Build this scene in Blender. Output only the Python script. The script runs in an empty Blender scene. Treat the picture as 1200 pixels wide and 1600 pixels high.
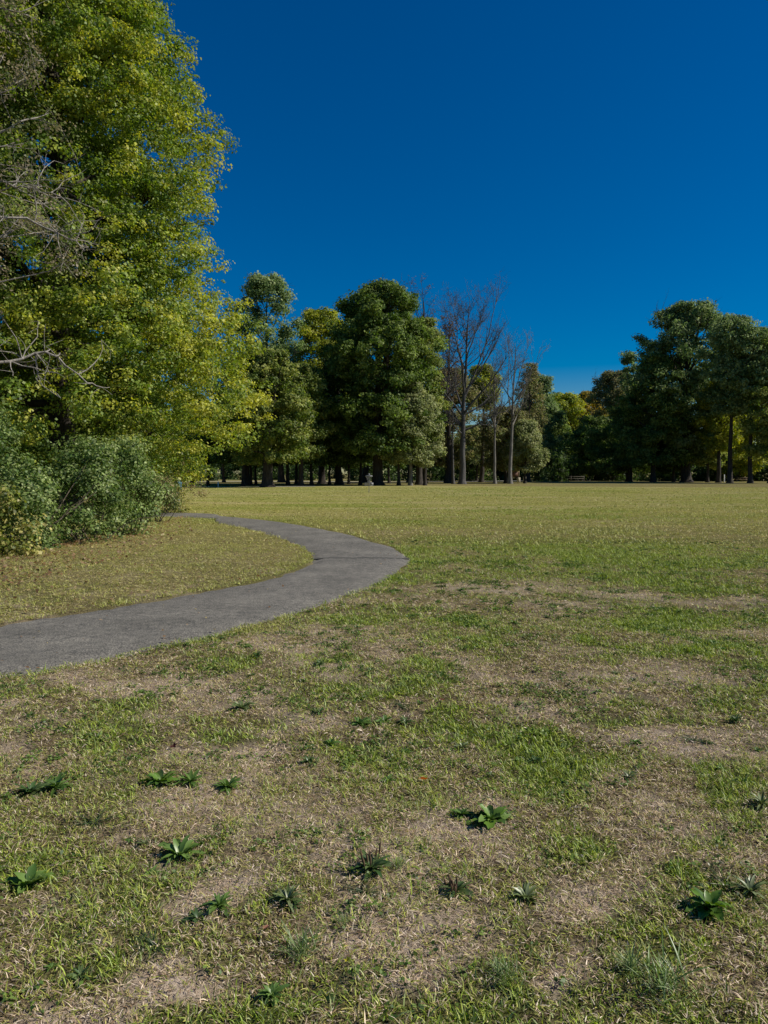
import bpy, math
import numpy as np
from mathutils import Vector

# ------------------------------------------------------------------ camera, world, sun, exposure
SC = bpy.context.scene
COL = SC.collection
FPX = 1186.0                      # focal length in pixels of the 1200x1600 photograph
HCAM = 1.5
PITCH = math.atan(60.0 / FPX)     # horizon 60 px above the centre
cd = bpy.data.cameras.new("camera")
cam = bpy.data.objects.new("camera", cd); COL.objects.link(cam)
cd.sensor_fit = 'VERTICAL'; cd.sensor_height = 36.0; cd.lens = FPX / 1600 * 36.0
cd.clip_start = 0.05; cd.clip_end = 9000
cam.location = (0, 0, HCAM)
cam.rotation_euler = (math.pi / 2 - PITCH, 0, 0)
SC.camera = cam

SUN_AZ = math.radians(91)         # to the right of the view direction (+Y), measured clockwise
SUN_EL = math.radians(41)
w = bpy.data.worlds.new("World"); SC.world = w; w.use_nodes = True
nt = w.node_tree; nt.nodes.clear()
wo = nt.nodes.new('ShaderNodeOutputWorld'); wb = nt.nodes.new('ShaderNodeBackground')
sky = nt.nodes.new('ShaderNodeTexSky'); sky.sky_type = 'NISHITA'; sky.sun_disc = False
sky.sun_elevation = SUN_EL; sky.sun_rotation = SUN_AZ
sky.altitude = 200; sky.air_density = 1.0; sky.dust_density = 0.25; sky.ozone_density = 4.0
hs = nt.nodes.new('ShaderNodeHueSaturation'); hs.inputs['Saturation'].default_value = 1.8
hs.inputs['Hue'].default_value = 0.508
nt.links.new(sky.outputs[0], hs.inputs['Color']); nt.links.new(hs.outputs[0], wb.inputs['Color'])
wb.inputs['Strength'].default_value = 0.062
nt.links.new(wb.outputs[0], wo.inputs['Surface'])
sl = bpy.data.lights.new("sun", 'SUN'); sl.energy = 4.6; sl.angle = math.radians(0.53)
sl.color = (1.0, 0.94, 0.83)
so = bpy.data.objects.new("sun", sl); COL.objects.link(so)
sd = Vector((math.sin(SUN_AZ) * math.cos(SUN_EL), math.cos(SUN_AZ) * math.cos(SUN_EL), math.sin(SUN_EL)))
so.rotation_euler = sd.to_track_quat('Z', 'Y').to_euler(); so.location = (60, 20, 60)
SC.view_settings.view_transform = 'Standard'; SC.view_settings.look = 'None'
SC.view_settings.exposure = 0.22; SC.view_settings.gamma = 1.0
SC.view_settings.use_curve_mapping = False
SC.render.engine = 'CYCLES'
SC.cycles.max_bounces = 6; SC.cycles.diffuse_bounces = 3; SC.cycles.transmission_bounces = 4
SC.cycles.transparent_max_bounces = 4

# ------------------------------------------------------------------ helpers
def unproj(px, py, z=0.0):
    """pixel of the 1200x1600 photograph -> point on the plane at height z"""
    px = np.asarray(px, float); py = np.asarray(py, float)
    a = (px - 600) / FPX; b = (800 - py) / FPX
    c, s = math.cos(PITCH), math.sin(PITCH)
    dy = c + b * s; dz = -s + b * c
    t = (z - HCAM) / dz
    return a * t, dy * t
def at(px, D):                      # lateral position of a column of pixels at depth D
    return (px - 600) / FPX * D
def zat(py, D):
    return HCAM + (740 - py) / FPX * D

def vnoise(x, y, seed=0):
    xi = np.floor(x).astype(np.int64); yi = np.floor(y).astype(np.int64)
    fx = x - xi; fy = y - yi
    fx = fx * fx * (3 - 2 * fx); fy = fy * fy * (3 - 2 * fy)
    def h(a, b):
        n = (a * 374761393 + b * 668265263 + seed * 974634777) & 0xffffffff
        n = ((n ^ (n >> 13)) * 1274126177) & 0xffffffff
        n = (n ^ (n >> 16)) & 0xffff
        return n / 65535.0
    return (h(xi, yi) * (1 - fx) + h(xi + 1, yi) * fx) * (1 - fy) + (h(xi, yi + 1) * (1 - fx) + h(xi + 1, yi + 1) * fx) * fy
def fbm(x, y, seed=0, o=4):
    s = 0; a = 0.5; n = 0
    for i in range(o):
        s = s + a * vnoise(x * 2 ** i + 13.7 * i, y * 2 ** i - 7.1 * i, seed + i); n += a; a *= 0.5
    return s / n

def mesh_np(name, V, F, mat=None, cols=None, smooth=False):
    """V (n,3); F list of (m,k) int arrays; cols (nfaces,3) face colours"""
    me = bpy.data.meshes.new(name)
    if not isinstance(F, (list, tuple)): F = [F]
    V = np.asarray(V, np.float32)
    loops = np.concatenate([f.ravel() for f in F]).astype(np.int32)
    tot = np.concatenate([np.full(len(f), f.shape[1], np.int32) for f in F])
    st = np.concatenate([[0], np.cumsum(tot)[:-1]]).astype(np.int32)
    me.vertices.add(len(V)); me.vertices.foreach_set('co', V.ravel())
    me.loops.add(len(loops)); me.loops.foreach_set('vertex_index', loops)
    me.polygons.add(len(tot)); me.polygons.foreach_set('loop_start', st)
    me.polygons.foreach_set('loop_total', tot)
    if smooth: me.polygons.foreach_set('use_smooth', np.ones(len(tot), bool))
    if cols is not None:
        a = me.attributes.new('tint', 'FLOAT_COLOR', 'FACE')
        c4 = np.ones((len(tot), 4), np.float32); c4[:, :3] = cols
        a.data.foreach_set('color', c4.ravel())
    me.update(calc_edges=True)
    if mat: me.materials.append(mat)
    return me

def link(name, me, parent=None, loc=None, rz=0.0, sc=None):
    o = bpy.data.objects.new(name, me); COL.objects.link(o)
    if parent: o.parent = parent
    if loc is not None: o.location = loc
    if rz: o.rotation_euler = (0, 0, rz)
    if sc: o.scale = sc
    return o
def tag(o, label, cat, group=None, kind=None):
    o['label'] = label; o['category'] = cat
    if group: o['group'] = group
    if kind: o['kind'] = kind
    return o

def tubes(P, Rr, S=6, u_twist=None):
    """P (N,K,3) centre lines, Rr (N,K) radii -> verts, quads"""
    N, K, _ = P.shape
    T = np.empty_like(P)
    T[:, 1:-1] = P[:, 2:] - P[:, :-2]; T[:, 0] = P[:, 1] - P[:, 0]; T[:, -1] = P[:, -1] - P[:, -2]
    T /= np.linalg.norm(T, axis=2, keepdims=True) + 1e-9
    ref = np.where((np.abs(T[:, :1, 2:3]) > 0.9), np.array([1.0, 0, 0]), np.array([0, 0, 1.0]))
    ref = np.broadcast_to(ref, T.shape)
    A = np.cross(T, ref); A /= np.linalg.norm(A, axis=2, keepdims=True) + 1e-9
    B = np.cross(T, A)
    th = np.arange(S) * 2 * math.pi / S
    V = P[:, :, None] + Rr[:, :, None, None] * (A[:, :, None] * np.cos(th)[None, None, :, None] + B[:, :, None] * np.sin(th)[None, None, :, None])
    idx = np.arange(N * K * S).reshape(N, K, S)
    a = idx[:, :-1]; b = idx[:, 1:]
    F = np.stack([a, np.roll(a, -1, 2), np.roll(b, -1, 2), b], -1).reshape(-1, 4)
    return V.reshape(-1, 3), F
class MB:
    def __init__(s): s.V = []; s.F = {}; s.n = 0
    def add(s, V, F):
        s.F.setdefault(F.shape[1], []).append(F + s.n); s.V.append(V); s.n += len(V)
    def tube(s, pts, rad, S=8):
        P = np.array(pts, float)[None]; R = np.array(rad, float)[None]
        s.add(*tubes(P, R, S))
    def box(s, x0, x1, y0, y1, z0, z1):
        V = np.array([[x, y, z] for z in (z0, z1) for y in (y0, y1) for x in (x0, x1)], float)
        F = np.array([[0, 2, 3, 1], [4, 5, 7, 6], [0, 1, 5, 4], [2, 6, 7, 3], [0, 4, 6, 2], [1, 3, 7, 5]])
        s.add(V, F)
    def lathe(s, prof, S=20):
        th = np.arange(S) * 2 * math.pi / S
        V = np.array([[r * math.cos(t), r * math.sin(t), z] for r, z in prof for t in th])
        i = np.arange(len(prof) * S).reshape(len(prof), S)
        a, b = i[:-1], i[1:]
        s.add(V, np.stack([a, np.roll(a, -1, 1), np.roll(b, -1, 1), b], -1).reshape(-1, 4))
    def build(s, name, mat, parent=None, loc=None, rz=0, smooth=False):
        me = mesh_np(name, np.concatenate(s.V), [np.concatenate(f) for f in s.F.values()], mat, smooth=smooth)
        return link(name, me, parent, loc, rz)

# ------------------------------------------------------------------ materials
def newmat(name):
    m = bpy.data.materials.new(name); m.use_nodes = True
    t = m.node_tree; t.nodes.clear()
    return m, t, t.nodes.new('ShaderNodeOutputMaterial')
def N(t, ty, **kw):
    n = t.nodes.new(ty)
    for k, v in kw.items():
        if k in n.inputs: n.inputs[k].default_value = v
        else: setattr(n, k, v)
    return n
def ramp(t, src, stops):
    r = t.nodes.new('ShaderNodeValToRGB'); e = r.color_ramp.elements
    while len(e) < len(stops): e.new(0.5)
    for i, (p, c) in enumerate(stops):
        e[i].position = p; e[i].color = (*c, 1) if len(c) == 3 else c
    t.links.new(src, r.inputs[0]); return r

def leaf_mat(name, transl=0.35, gloss=0.05, rough=0.5):
    m, t, out = newmat(name)
    at_ = N(t, 'ShaderNodeAttribute', attribute_name='tint')
    d = N(t, 'ShaderNodeBsdfDiffuse'); tr = N(t, 'ShaderNodeBsdfTranslucent'); g = N(t, 'ShaderNodeBsdfGlossy', Roughness=rough)
    hs = N(t, 'ShaderNodeHueSaturation', Saturation=1.15, Value=1.25)
    t.links.new(at_.outputs['Color'], d.inputs['Color']); t.links.new(at_.outputs['Color'], hs.inputs['Color'])
    t.links.new(hs.outputs[0], tr.inputs['Color'])
    mx = N(t, 'ShaderNodeMixShader', Fac=transl); mx2 = N(t, 'ShaderNodeMixShader', Fac=gloss)
    t.links.new(d.outputs[0], mx.inputs[1]); t.links.new(tr.outputs[0], mx.inputs[2])
    t.links.new(mx.outputs[0], mx2.inputs[1]); t.links.new(g.outputs[0], mx2.inputs[2])
    t.links.new(mx2.outputs[0], out.inputs['Surface'])
    return m
def bark_mat(name, c1, c2, scale=6, zs=0.25):
    m, t, out = newmat(name)
    tc = N(t, 'ShaderNodeTexCoord'); mp = N(t, 'ShaderNodeMapping'); mp.inputs['Scale'].default_value = (1, 1, zs)
    t.links.new(tc.outputs['Object'], mp.inputs[0])
    no = N(t, 'ShaderNodeTexNoise', Scale=scale, Detail=6, Roughness=0.65)
    t.links.new(mp.outputs[0], no.inputs['Vector'])
    r = ramp(t, no.outputs[0], [(0.35, c1), (0.65, c2)])
    b = N(t, 'ShaderNodeBump', Strength=0.8, Distance=0.05); t.links.new(no.outputs[0], b.inputs['Height'])
    p = N(t, 'ShaderNodeBsdfPrincipled', Roughness=0.9)
    p.inputs['Specular IOR Level'].default_value = 0.15
    t.links.new(r.outputs[0], p.inputs['Base Color']); t.links.new(b.outputs[0], p.inputs['Normal'])
    t.links.new(p.outputs[0], out.inputs['Surface'])
    return m
def plain_mat(name, c, rough=0.6, metal=0.0, var=0.15, scale=8):
    m, t, out = newmat(name)
    tc = N(t, 'ShaderNodeTexCoord'); no = N(t, 'ShaderNodeTexNoise', Scale=scale, Detail=5)
    t.links.new(tc.outputs['Object'], no.inputs['Vector'])
    r = ramp(t, no.outputs[0], [(0.3, tuple(x * (1 - var) for x in c)), (0.7, tuple(min(1, x * (1 + var)) for x in c))])
    p = N(t, 'ShaderNodeBsdfPrincipled', Roughness=rough, Metallic=metal)
    t.links.new(r.outputs[0], p.inputs['Base Color']); t.links.new(p.outputs[0], out.inputs['Surface'])
    return m
M_LEAF = leaf_mat('broadleaf', 0.42, 0.02, 0.5)
M_FAR = leaf_mat('far_foliage', 0.45, 0.015, 0.55)
M_GRASS = leaf_mat('grass_blade', 0.25, 0.03, 0.5)
M_WEED = leaf_mat('weed_leaf', 0.25, 0.05, 0.4)
M_BARK = bark_mat('brown_bark', (0.028, 0.023, 0.020), (0.075, 0.064, 0.052))
M_BARKD = bark_mat('dark_grey_bark', (0.055, 0.053, 0.052), (0.13, 0.123, 0.115))
M_BARKG = bark_mat('grey_bark', (0.09, 0.085, 0.075), (0.24, 0.22, 0.19))
M_DEAD = bark_mat('dead_wood', (0.20, 0.18, 0.155), (0.42, 0.38, 0.33), 12)
M_STEM = bark_mat('shrub_stem', (0.06, 0.05, 0.035), (0.16, 0.13, 0.09), 20)

# ------------------------------------------------------------------ lawn layout (real colour patches of the lawn)
def ell(px, py, rx, ry):
    x, y = unproj(px, py); _, y0 = unproj(px, py + ry); _, y1 = unproj(px, py - ry)
    return float(x), float(y), rx / FPX * float(y), (float(y1) - float(y0)) / 2
GREEN = [ell(*a) for a in [(960,872,90,16),(880,858,80,10),(1000,905,60,14),(930,850,150,10),(1090,920,90,12),(740,985,62,20),(1010,965,130,16),(960,1000,70,16),
    (1110,1025,130,26),(1180,1050,60,20),(810,1185,100,52),(880,1265,62,52),(700,1130,90,24),(325,1040,42,14),(600,965,80,10),
    (900,1320,60,26),(470,1510,70,60),(620,1075,60,18),(150,1150,90,34),(60,1235,70,16),(90,1372,110,34),(1050,1540,130,50),
    (940,830,80,6),(700,845,60,8),(360,1160,70,22),(680,1050,80,18),(570,1095,90,16),(1140,1380,60,24),(1150,1250,50,26),
    (660,870,36,16),(620,905,50,10),(1000,1120,80,14),(200,1105,70,16),(60,1085,60,12),(740,1560,90,40),(330,1560,80,30),
    (400,940,60,8),(1060,1490,60,30),(200,1450,90,30),(560,1190,90,16),(1100,880,60,10)]]
BARE = [ell(*a) for a in [(890,955,90,12),(640,1105,40,18),(600,1150,60,14),(430,1205,110,40),(300,1270,110,30),(60,1180,90,18),
    (1050,1052,160,12),(1060,1150,110,26),(840,1075,80,12),(480,1000,110,14),(560,985,60,10),(620,1430,120,40),(1180,1350,50,34),
    (210,1320,90,30),(700,1020,60,10),(760,1050,50,10),(200,1070,120,16),(330,1090,80,18),(760,1253,22,8),(700,1330,80,24),
    (500,1300,110,40),(380,1350,80,30),(1000,1280,90,24),(950,1420,110,30),(880,1130,60,12),(1100,1200,80,18),(330,1480,70,26),
    (200,1540,60,26),(900,1530,70,30),(1060,1330,60,20),(800,920,90,8),(1000,930,60,8),(1130,940,70,10),(520,1380,70,22)]]
def mask(x, y, L):
    m = np.zeros_like(x)
    wx = x + 0.35 * (fbm(x * 1.3, y * 1.3, 5) - 0.5) * 2; wy = y + 0.5 * (fbm(x * 1.3, y * 1.3, 9) - 0.5) * 2
    for cx, cy, rx, ry in L:
        d = ((wx - cx) / rx) ** 2 + ((wy - cy) / max(ry, 0.1)) ** 2
        m = np.maximum(m, np.clip(1.45 - d * 0.75, 0, 1))
    return m
def green_at(x, y):
    base = np.clip((fbm(x * 0.9, y * 0.9, 21) - 0.42) * 3.0, 0, 1) * 0.5 + np.clip((fbm(x * 3.1, y * 3.1, 31) - 0.5) * 4, 0, 1) * 0.45
    g = np.maximum(mask(x, y, GREEN) * np.clip(0.12 + 2.6 * (fbm(x * 3.5, y * 3.5, 41) - 0.27 + 0.012 * np.clip(y - 5, 0, 6)), 0, 0.98), base)
    g = g * np.clip(0.85 + 0.12 * (x + 0.2) , 0.55, 1.2)
    g = g * (1 - 0.92 * mask(x, y, BARE))
    return np.clip(g, 0, 1)
def bare_at(x, y):
    b = np.maximum(mask(x, y, BARE) * np.clip(0.1 + 2.8 * (fbm(x * 2.6, y * 3.4, 55) - 0.33), 0, 0.95), np.clip((fbm(x * 2.7, y * 2.7, 51) - 0.56) * 5, 0, 1) * 0.7)
    b = b * np.clip((16 - np.hypot(x, y)) / 7, 0, 1)
    return np.clip(b * (1 - 0.8 * mask(x, y, GREEN)), 0, 1)
def gz(x, y):
    r = np.hypot(x, y)
    return (fbm(x * 0.8, y * 0.8, 3) - 0.5) * 0.05 * np.clip(1.2 - r / 40, 0, 1) + ((fbm(x * 4.0, y * 4.0, 4, 2) - 0.5) * 0.022 + (vnoise(x * 16, y * 16, 14) - 0.5) * 0.014) * np.clip(1.2 - r / 25, 0, 1)

# asphalt footpath outline (outer edge, inner edge)
PAIR = [((300,801.5),(294,808)),((350,806),(340,817)),((420,812.5),(390,827)),((500,824.5),(428,838)),((560,837.5),(462,851)),
        ((618,855),(480,864)),((643,873),(484,874)),((634,888),(472,883)),((602,907),(442,895)),((540,932),(382,910)),
        ((450,962),(300,925)),((350,990),(200,943)),((250,1012),(100,957)),((130,1036),(0,973)),((0,1060),(-120,989))]
def densify(P, n=10):
    P = np.array(P, float); out = []
    Q = np.vstack([2 * P[0] - P[1], P, 2 * P[-1] - P[-2]])
    for i in range(1, len(Q) - 2):
        for k in range(n):
            t = k / n
            a, b, c, d = Q[i - 1], Q[i], Q[i + 1], Q[i + 2]
            out.append(0.5 * ((2 * b) + (-a + c) * t + (2 * a - 5 * b + 4 * c - d) * t * t + (-a + 3 * b - 3 * c + d) * t ** 3))
    out.append(P[-1]); return np.array(out)
OUT = [tuple(map(float, unproj(*a))) for a, b in PAIR]; INN = [tuple(map(float, unproj(*b))) for a, b in PAIR]
OUT = [(-26, 31.0), (-15, 30.6)] + OUT + [(-5.2, 4.45), (-12, 2.0)]
INN = [(-26, 28.6), (-15, 28.2)] + INN + [(-6.6, 6.0), (-13, 4.2)]
OUTD = densify(OUT); INND = densify(INN)
def path_dist(x, y):
    """>0 inside the footpath (distance in metres, capped), by winding test"""
    poly = np.vstack([OUTD, INND[::-1]])
    ins = np.zeros(x.shape, bool); dmin = np.full(x.shape, 9.0)
    sel = (x < 1.5) & (y < 33) & (y > 1.5)
    xs, ys = x[sel], y[sel]; i_ = np.zeros(xs.shape, bool); d_ = np.full(xs.shape, 9.0)
    for k in range(len(poly)):
        x0, y0 = poly[k]; x1, y1 = poly[(k + 1) % len(poly)]
        c = ((y0 > ys) != (y1 > ys))
        with np.errstate(divide='ignore', invalid='ignore'):
            i_ ^= c & (xs < (x1 - x0) * (ys - y0) / (y1 - y0 + 1e-12) + x0)
        L2 = (x1 - x0) ** 2 + (y1 - y0) ** 2 + 1e-9
        t = np.clip(((xs - x0) * (x1 - x0) + (ys - y0) * (y1 - y0)) / L2, 0, 1)
        d_ = np.minimum(d_, np.hypot(xs - x0 - t * (x1 - x0), ys - y0 - t * (y1 - y0)))
    ins[sel] = i_; dmin[sel] = d_
    return np.where(ins, dmin, -dmin)

# ------------------------------------------------------------------ ground
def make_ground():
    nr, na = 520, 420
    r = np.concatenate([[0.0], 0.4 * (5000 / 0.4) ** (np.arange(nr) / (nr - 1))])
    th = np.arange(na) * 2 * math.pi / na
    R_, T_ = np.meshgrid(r[1:], th, indexing='ij')
    X = R_ * np.cos(T_); Y = R_ * np.sin(T_)
    x = X.ravel(); y = Y.ravel()
    pd = path_dist(x, y)
    z = gz(x, y) - 0.035 * np.clip(pd / 0.15 + 0.3, 0, 1)
    V = np.vstack([[0, 0, 0], np.stack([x, y, z], 1)])
    i = 1 + np.arange(nr * na).reshape(nr, na)
    Q = np.stack([i[:-1], i[1:], np.roll(i[1:], -1, 1), np.roll(i[:-1], -1, 1)], -1).reshape(-1, 4)
    T = np.stack([np.zeros(na, int), i[0], np.roll(i[0], -1)], -1)
    me = mesh_np('lawn_ground', V, [Q, T], None, smooth=True)
    for nm, f in (('green', green_at), ('bare', bare_at)):
        a = me.attributes.new(nm, 'FLOAT', 'POINT')
        a.data.foreach_set('value', np.concatenate([[0.3], f(x, y)]).astype(np.float32))
    m, t, out = newmat('lawn_soil')
    geo = N(t, 'ShaderNodeNewGeometry')
    def noise(s, d=5, r=0.6):
        n = N(t, 'ShaderNodeTexNoise', Scale=s, Detail=d, Roughness=r); t.links.new(geo.outputs['Position'], n.inputs['Vector']); return n
    n1 = noise(0.35, 6); n2 = noise(6, 6, 0.7); n3 = noise(60, 4, 0.7); n4 = noise(0.06, 4)
    thatch_shade = ramp(t, n3.outputs[0], [(0.34, (0.035, 0.026, 0.014)), (0.5, (0.16, 0.125, 0.065)), (0.68, (0.34, 0.28, 0.17))])  # thatch tones; the dark browns paint in the shadow between blades
    grn = ramp(t, n3.outputs[0], [(0.34, (0.02, 0.03, 0.008)), (0.7, (0.13, 0.17, 0.035))])
    n5 = N(t, 'ShaderNodeTexNoise', Scale=0.16, Detail=7, Roughness=0.68)
    mp5 = N(t, 'ShaderNodeMapping'); mp5.inputs['Scale'].default_value = (0.55, 1.5, 1); t.links.new(geo.outputs['Position'], mp5.inputs[0]); t.links.new(mp5.outputs[0], n5.inputs['Vector'])
    far = ramp(t, n5.outputs[0], [(0.34, (0.22, 0.26, 0.05)), (0.46, (0.33, 0.32, 0.09)), (0.55, (0.39, 0.35, 0.13)), (0.68, (0.48, 0.41, 0.20))])
    far2 = N(t, 'ShaderNodeMixRGB', blend_type='MULTIPLY', Fac=0.6)
    r2 = ramp(t, n2.outputs[0], [(0.3, (0.6, 0.6, 0.55)), (0.65, (1, 1, 1))])
    t.links.new(far.outputs[0], far2.inputs[1]); t.links.new(r2.outputs[0], far2.inputs[2])
    ag = N(t, 'ShaderNodeAttribute', attribute_name='green'); ab = N(t, 'ShaderNodeAttribute', attribute_name='bare')
    mg = N(t, 'ShaderNodeMixRGB'); t.links.new(ag.outputs['Fac'], mg.inputs[0]); t.links.new(thatch_shade.outputs[0], mg.inputs[1]); t.links.new(grn.outputs[0], mg.inputs[2])
    bc = ramp(t, n2.outputs[0], [(0.3, (0.42, 0.325, 0.235)), (0.7, (0.60, 0.49, 0.385))])
    mb = N(t, 'ShaderNodeMixRGB'); t.links.new(ab.outputs['Fac'], mb.inputs[0]); t.links.new(mg.outputs[0], mb.inputs[1]); t.links.new(bc.outputs[0], mb.inputs[2])
    sep = N(t, 'ShaderNodeSeparateXYZ'); t.links.new(geo.outputs['Position'], sep.inputs[0])
    mr = N(t, 'ShaderNodeMapRange'); mr.inputs['From Min'].default_value = 6; mr.inputs['From Max'].default_value = 34
    t.links.new(sep.outputs['Y'], mr.inputs['Value'])
    mf = N(t, 'ShaderNodeMixRGB'); t.links.new(mr.outputs[0], mf.inputs[0]); t.links.new(mb.outputs[0], mf.inputs[1]); t.links.new(far2.outputs[0], mf.inputs[2])
    # brown leaf litter of the wood floor
    mr2 = N(t, 'ShaderNodeMapRange'); mr2.inputs['From Min'].default_value = 0.0; mr2.inputs['From Max'].default_value = 6.0
    dd = N(t, 'ShaderNodeMath', operation='MULTIPLY_ADD'); dd.inputs[1].default_value = 0.32; dd.inputs[2].default_value = -96.0   # y + 0.3 x - 96 : edge of the wood
    t.links.new(sep.outputs['X'], dd.inputs[0])
    ab2 = N(t, 'ShaderNodeMath', operation='ABSOLUTE'); t.links.new(sep.outputs['X'], ab2.inputs[0])
    ed = N(t, 'ShaderNodeMath', operation='ADD'); t.links.new(dd.outputs[0], ed.inputs[0])
    yy = N(t, 'ShaderNodeMath', operation='MULTIPLY_ADD'); yy.inputs[1].default_value = 9.0; t.links.new(n4.outputs[0], yy.inputs[0]); t.links.new(sep.outputs['Y'], yy.inputs[2])
    t.links.new(yy.outputs[0], ed.inputs[1]); t.links.new(ed.outputs[0], mr2.inputs['Value'])
    lit = ramp(t, n2.outputs[0], [(0.3, (0.12, 0.085, 0.045)), (0.7, (0.24, 0.19, 0.10))])
    ml = N(t, 'ShaderNodeMixRGB'); lm = N(t, 'ShaderNodeMath', operation='MULTIPLY'); lm.inputs[1].default_value = 0.55
    t.links.new(mr2.outputs[0], lm.inputs[0]); t.links.new(lm.outputs[0], ml.inputs[0]); t.links.new(mf.outputs[0], ml.inputs[1]); t.links.new(lit.outputs[0], ml.inputs[2])
    p = N(t, 'ShaderNodeBsdfDiffuse', Roughness=0.5)
    bp = N(t, 'ShaderNodeBump', Strength=0.9, Distance=0.03)
    bp2 = N(t, 'ShaderNodeBump', Strength=0.5, Distance=0.12)
    t.links.new(n3.outputs[0], bp.inputs['Height']); t.links.new(n2.outputs[0], bp2.inputs['Height']); t.links.new(bp.outputs[0], bp2.inputs['Normal'])
    t.links.new(ml.outputs[0], p.inputs['Color']); t.links.new(bp2.outputs[0], p.inputs['Normal'])
    t.links.new(p.outputs[0], out.inputs['Surface'])
    me.materials.append(m)
    o = link('ground', me); tag(o, 'wide lawn of dry and green grass reaching the woods', 'lawn', kind='structure')
make_ground()

def make_path():
    n = len(OUTD); K = 9
    rng = np.random.default_rng(3)
    s = np.linspace(0, 1, K)
    j = (fbm(np.arange(n) * 0.45, np.zeros(n), 77, 4) - 0.5) * 0.24; j2 = (fbm(np.arange(n) * 0.45, np.zeros(n) + 5, 78, 4) - 0.5) * 0.24
    O = OUTD.copy(); I = INND.copy()
    d = I - O; L = np.linalg.norm(d, axis=1, keepdims=True); d = d / L
    O = O + d * j[:, None]; I = I + d * j2[:, None]
    P = O[:, None] * (1 - s)[None, :, None] + I[:, None] * s[None, :, None]
    crown = 0.012 * (1 - (2 * s - 1) ** 2)
    Z = gz(P[..., 0], P[..., 1]) * 0.6 + 0.008 + crown[None]
    Z[:, 0] -= 0.045; Z[:, -1] -= 0.045
    P2 = P.copy(); V = np.dstack([P2, Z]).reshape(-1, 3)
    i = np.arange(n * K).reshape(n, K)
    F = np.stack([i[:-1, :-1], i[:-1, 1:], i[1:, 1:], i[1:, :-1]], -1).reshape(-1, 4)
    m, t, out = newmat('asphalt')
    geo = N(t, 'ShaderNodeNewGeometry')
    def noise(s, d=5, r=0.6):
        q = N(t, 'ShaderNodeTexNoise', Scale=s, Detail=d, Roughness=r); t.links.new(geo.outputs['Position'], q.inputs['Vector']); return q
    a = noise(1.1, 6, 0.65); b = noise(70, 4, 0.8); c = noise(9, 5, 0.7)
    r1 = ramp(t, a.outputs[0], [(0.3, (0.108, 0.104, 0.093)), (0.52, (0.15, 0.143, 0.128)), (0.72, (0.195, 0.185, 0.163))])
    r2 = ramp(t, b.outputs[0], [(0.36, (0.3, 0.3, 0.3)), (0.5, (0.95, 0.95, 0.95)), (0.62, (1.9, 1.85, 1.75))])
    r3 = ramp(t, c.outputs[0], [(0.35, (0.72, 0.72, 0.72)), (0.65, (1.18, 1.16, 1.12))])
    m1 = N(t, 'ShaderNodeMixRGB', blend_type='MULTIPLY', Fac=1.0); t.links.new(r1.outputs[0], m1.inputs[1]); t.links.new(r2.outputs[0], m1.inputs[2])
    m2 = N(t, 'ShaderNodeMixRGB', blend_type='MULTIPLY', Fac=1.0); t.links.new(m1.outputs[0], m2.inputs[1]); t.links.new(r3.outputs[0], m2.inputs[2])
    bp = N(t, 'ShaderNodeBump', Strength=0.7, Distance=0.008); t.links.new(b.outputs[0], bp.inputs['Height'])
    p = N(t, 'ShaderNodeBsdfPrincipled', Roughness=0.88); p.inputs['Specular IOR Level'].default_value = 0.25
    t.links.new(m2.outputs[0], p.inputs['Base Color']); t.links.new(bp.outputs[0], p.inputs['Normal']); t.links.new(p.outputs[0], out.inputs['Surface'])
    o = link('footpath', mesh_np('footpath', V, F, m, smooth=True))
    tag(o, 'grey asphalt footpath curving across the lawn', 'path', kind='structure')
    # the joint: a narrow irregular crack filled with dirt, a thin raised tar line
    xs = np.linspace(487, 641, 60); ys = 873.2 + 1.0 * (fbm(np.arange(60) * 0.4, np.zeros(60), 8) - 0.5) * 2
    gx, gy = unproj(xs, ys)
    wd = 0.022 + 0.035 * vnoise(np.arange(60) * 0.6, np.zeros(60), 12)
    tt = np.linspace(0, 1, 60)
    zz = gz(gx, gy) * 0.6 + 0.0095 + 0.012 * (1 - (2 * tt - 1) ** 2)
    a = np.stack([gx, gy - wd, zz], 1); c2 = np.stack([gx, gy, zz + 0.006], 1); b2 = np.stack([gx, gy + wd, zz], 1)
    V = np.concatenate([a, c2, b2]); k = np.arange(59)
    F = np.concatenate([np.stack([k, k + 1, k + 61, k + 60], 1), np.stack([k + 60, k + 61, k + 121, k + 120], 1)])
    o = link('path_crack', mesh_np('path_crack', V, F, plain_mat('tar', (0.035, 0.034, 0.03), 0.9, var=0.5, scale=30)))
    tag(o, 'dark tar-filled crack running across the footpath bend', 'crack', kind='structure')
    # pale path crossing the wood on the left, gravel clearing behind
    def strip(name, pts, wid, col, label):
        P = densify(pts, 8); tng = np.gradient(P, axis=0); nn = np.stack([-tng[:, 1], tng[:, 0]], 1); nn /= np.linalg.norm(nn, axis=1, keepdims=True)
        jj = 1 + 0.25 * (fbm(np.arange(len(P)) * 0.5, np.zeros(len(P)), 91) - 0.5)
        A = P + nn * wid / 2 * jj[:, None]; B = P - nn * wid / 2 * jj[:, None]
        V = np.concatenate([np.c_[A, np.full(len(A), 0.03)], np.c_[B, np.full(len(B), 0.03)]]); k = np.arange(len(P) - 1); n_ = len(P)
        o = link(name, mesh_np(name, V, np.stack([k, k + 1, k + 1 + n_, k + n_], 1), plain_mat(name + '_surface', col, 0.9, var=0.2, scale=2)))
        tag(o, label, 'path', kind='structure')
    strip('woodland_path', [(-60, 88), (-40, 86.5), (-27, 85.0), (-19, 85.0), (-8, 88.0)], 1.7, (0.36, 0.35, 0.33), 'pale path crossing under the trees at the left')
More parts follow.
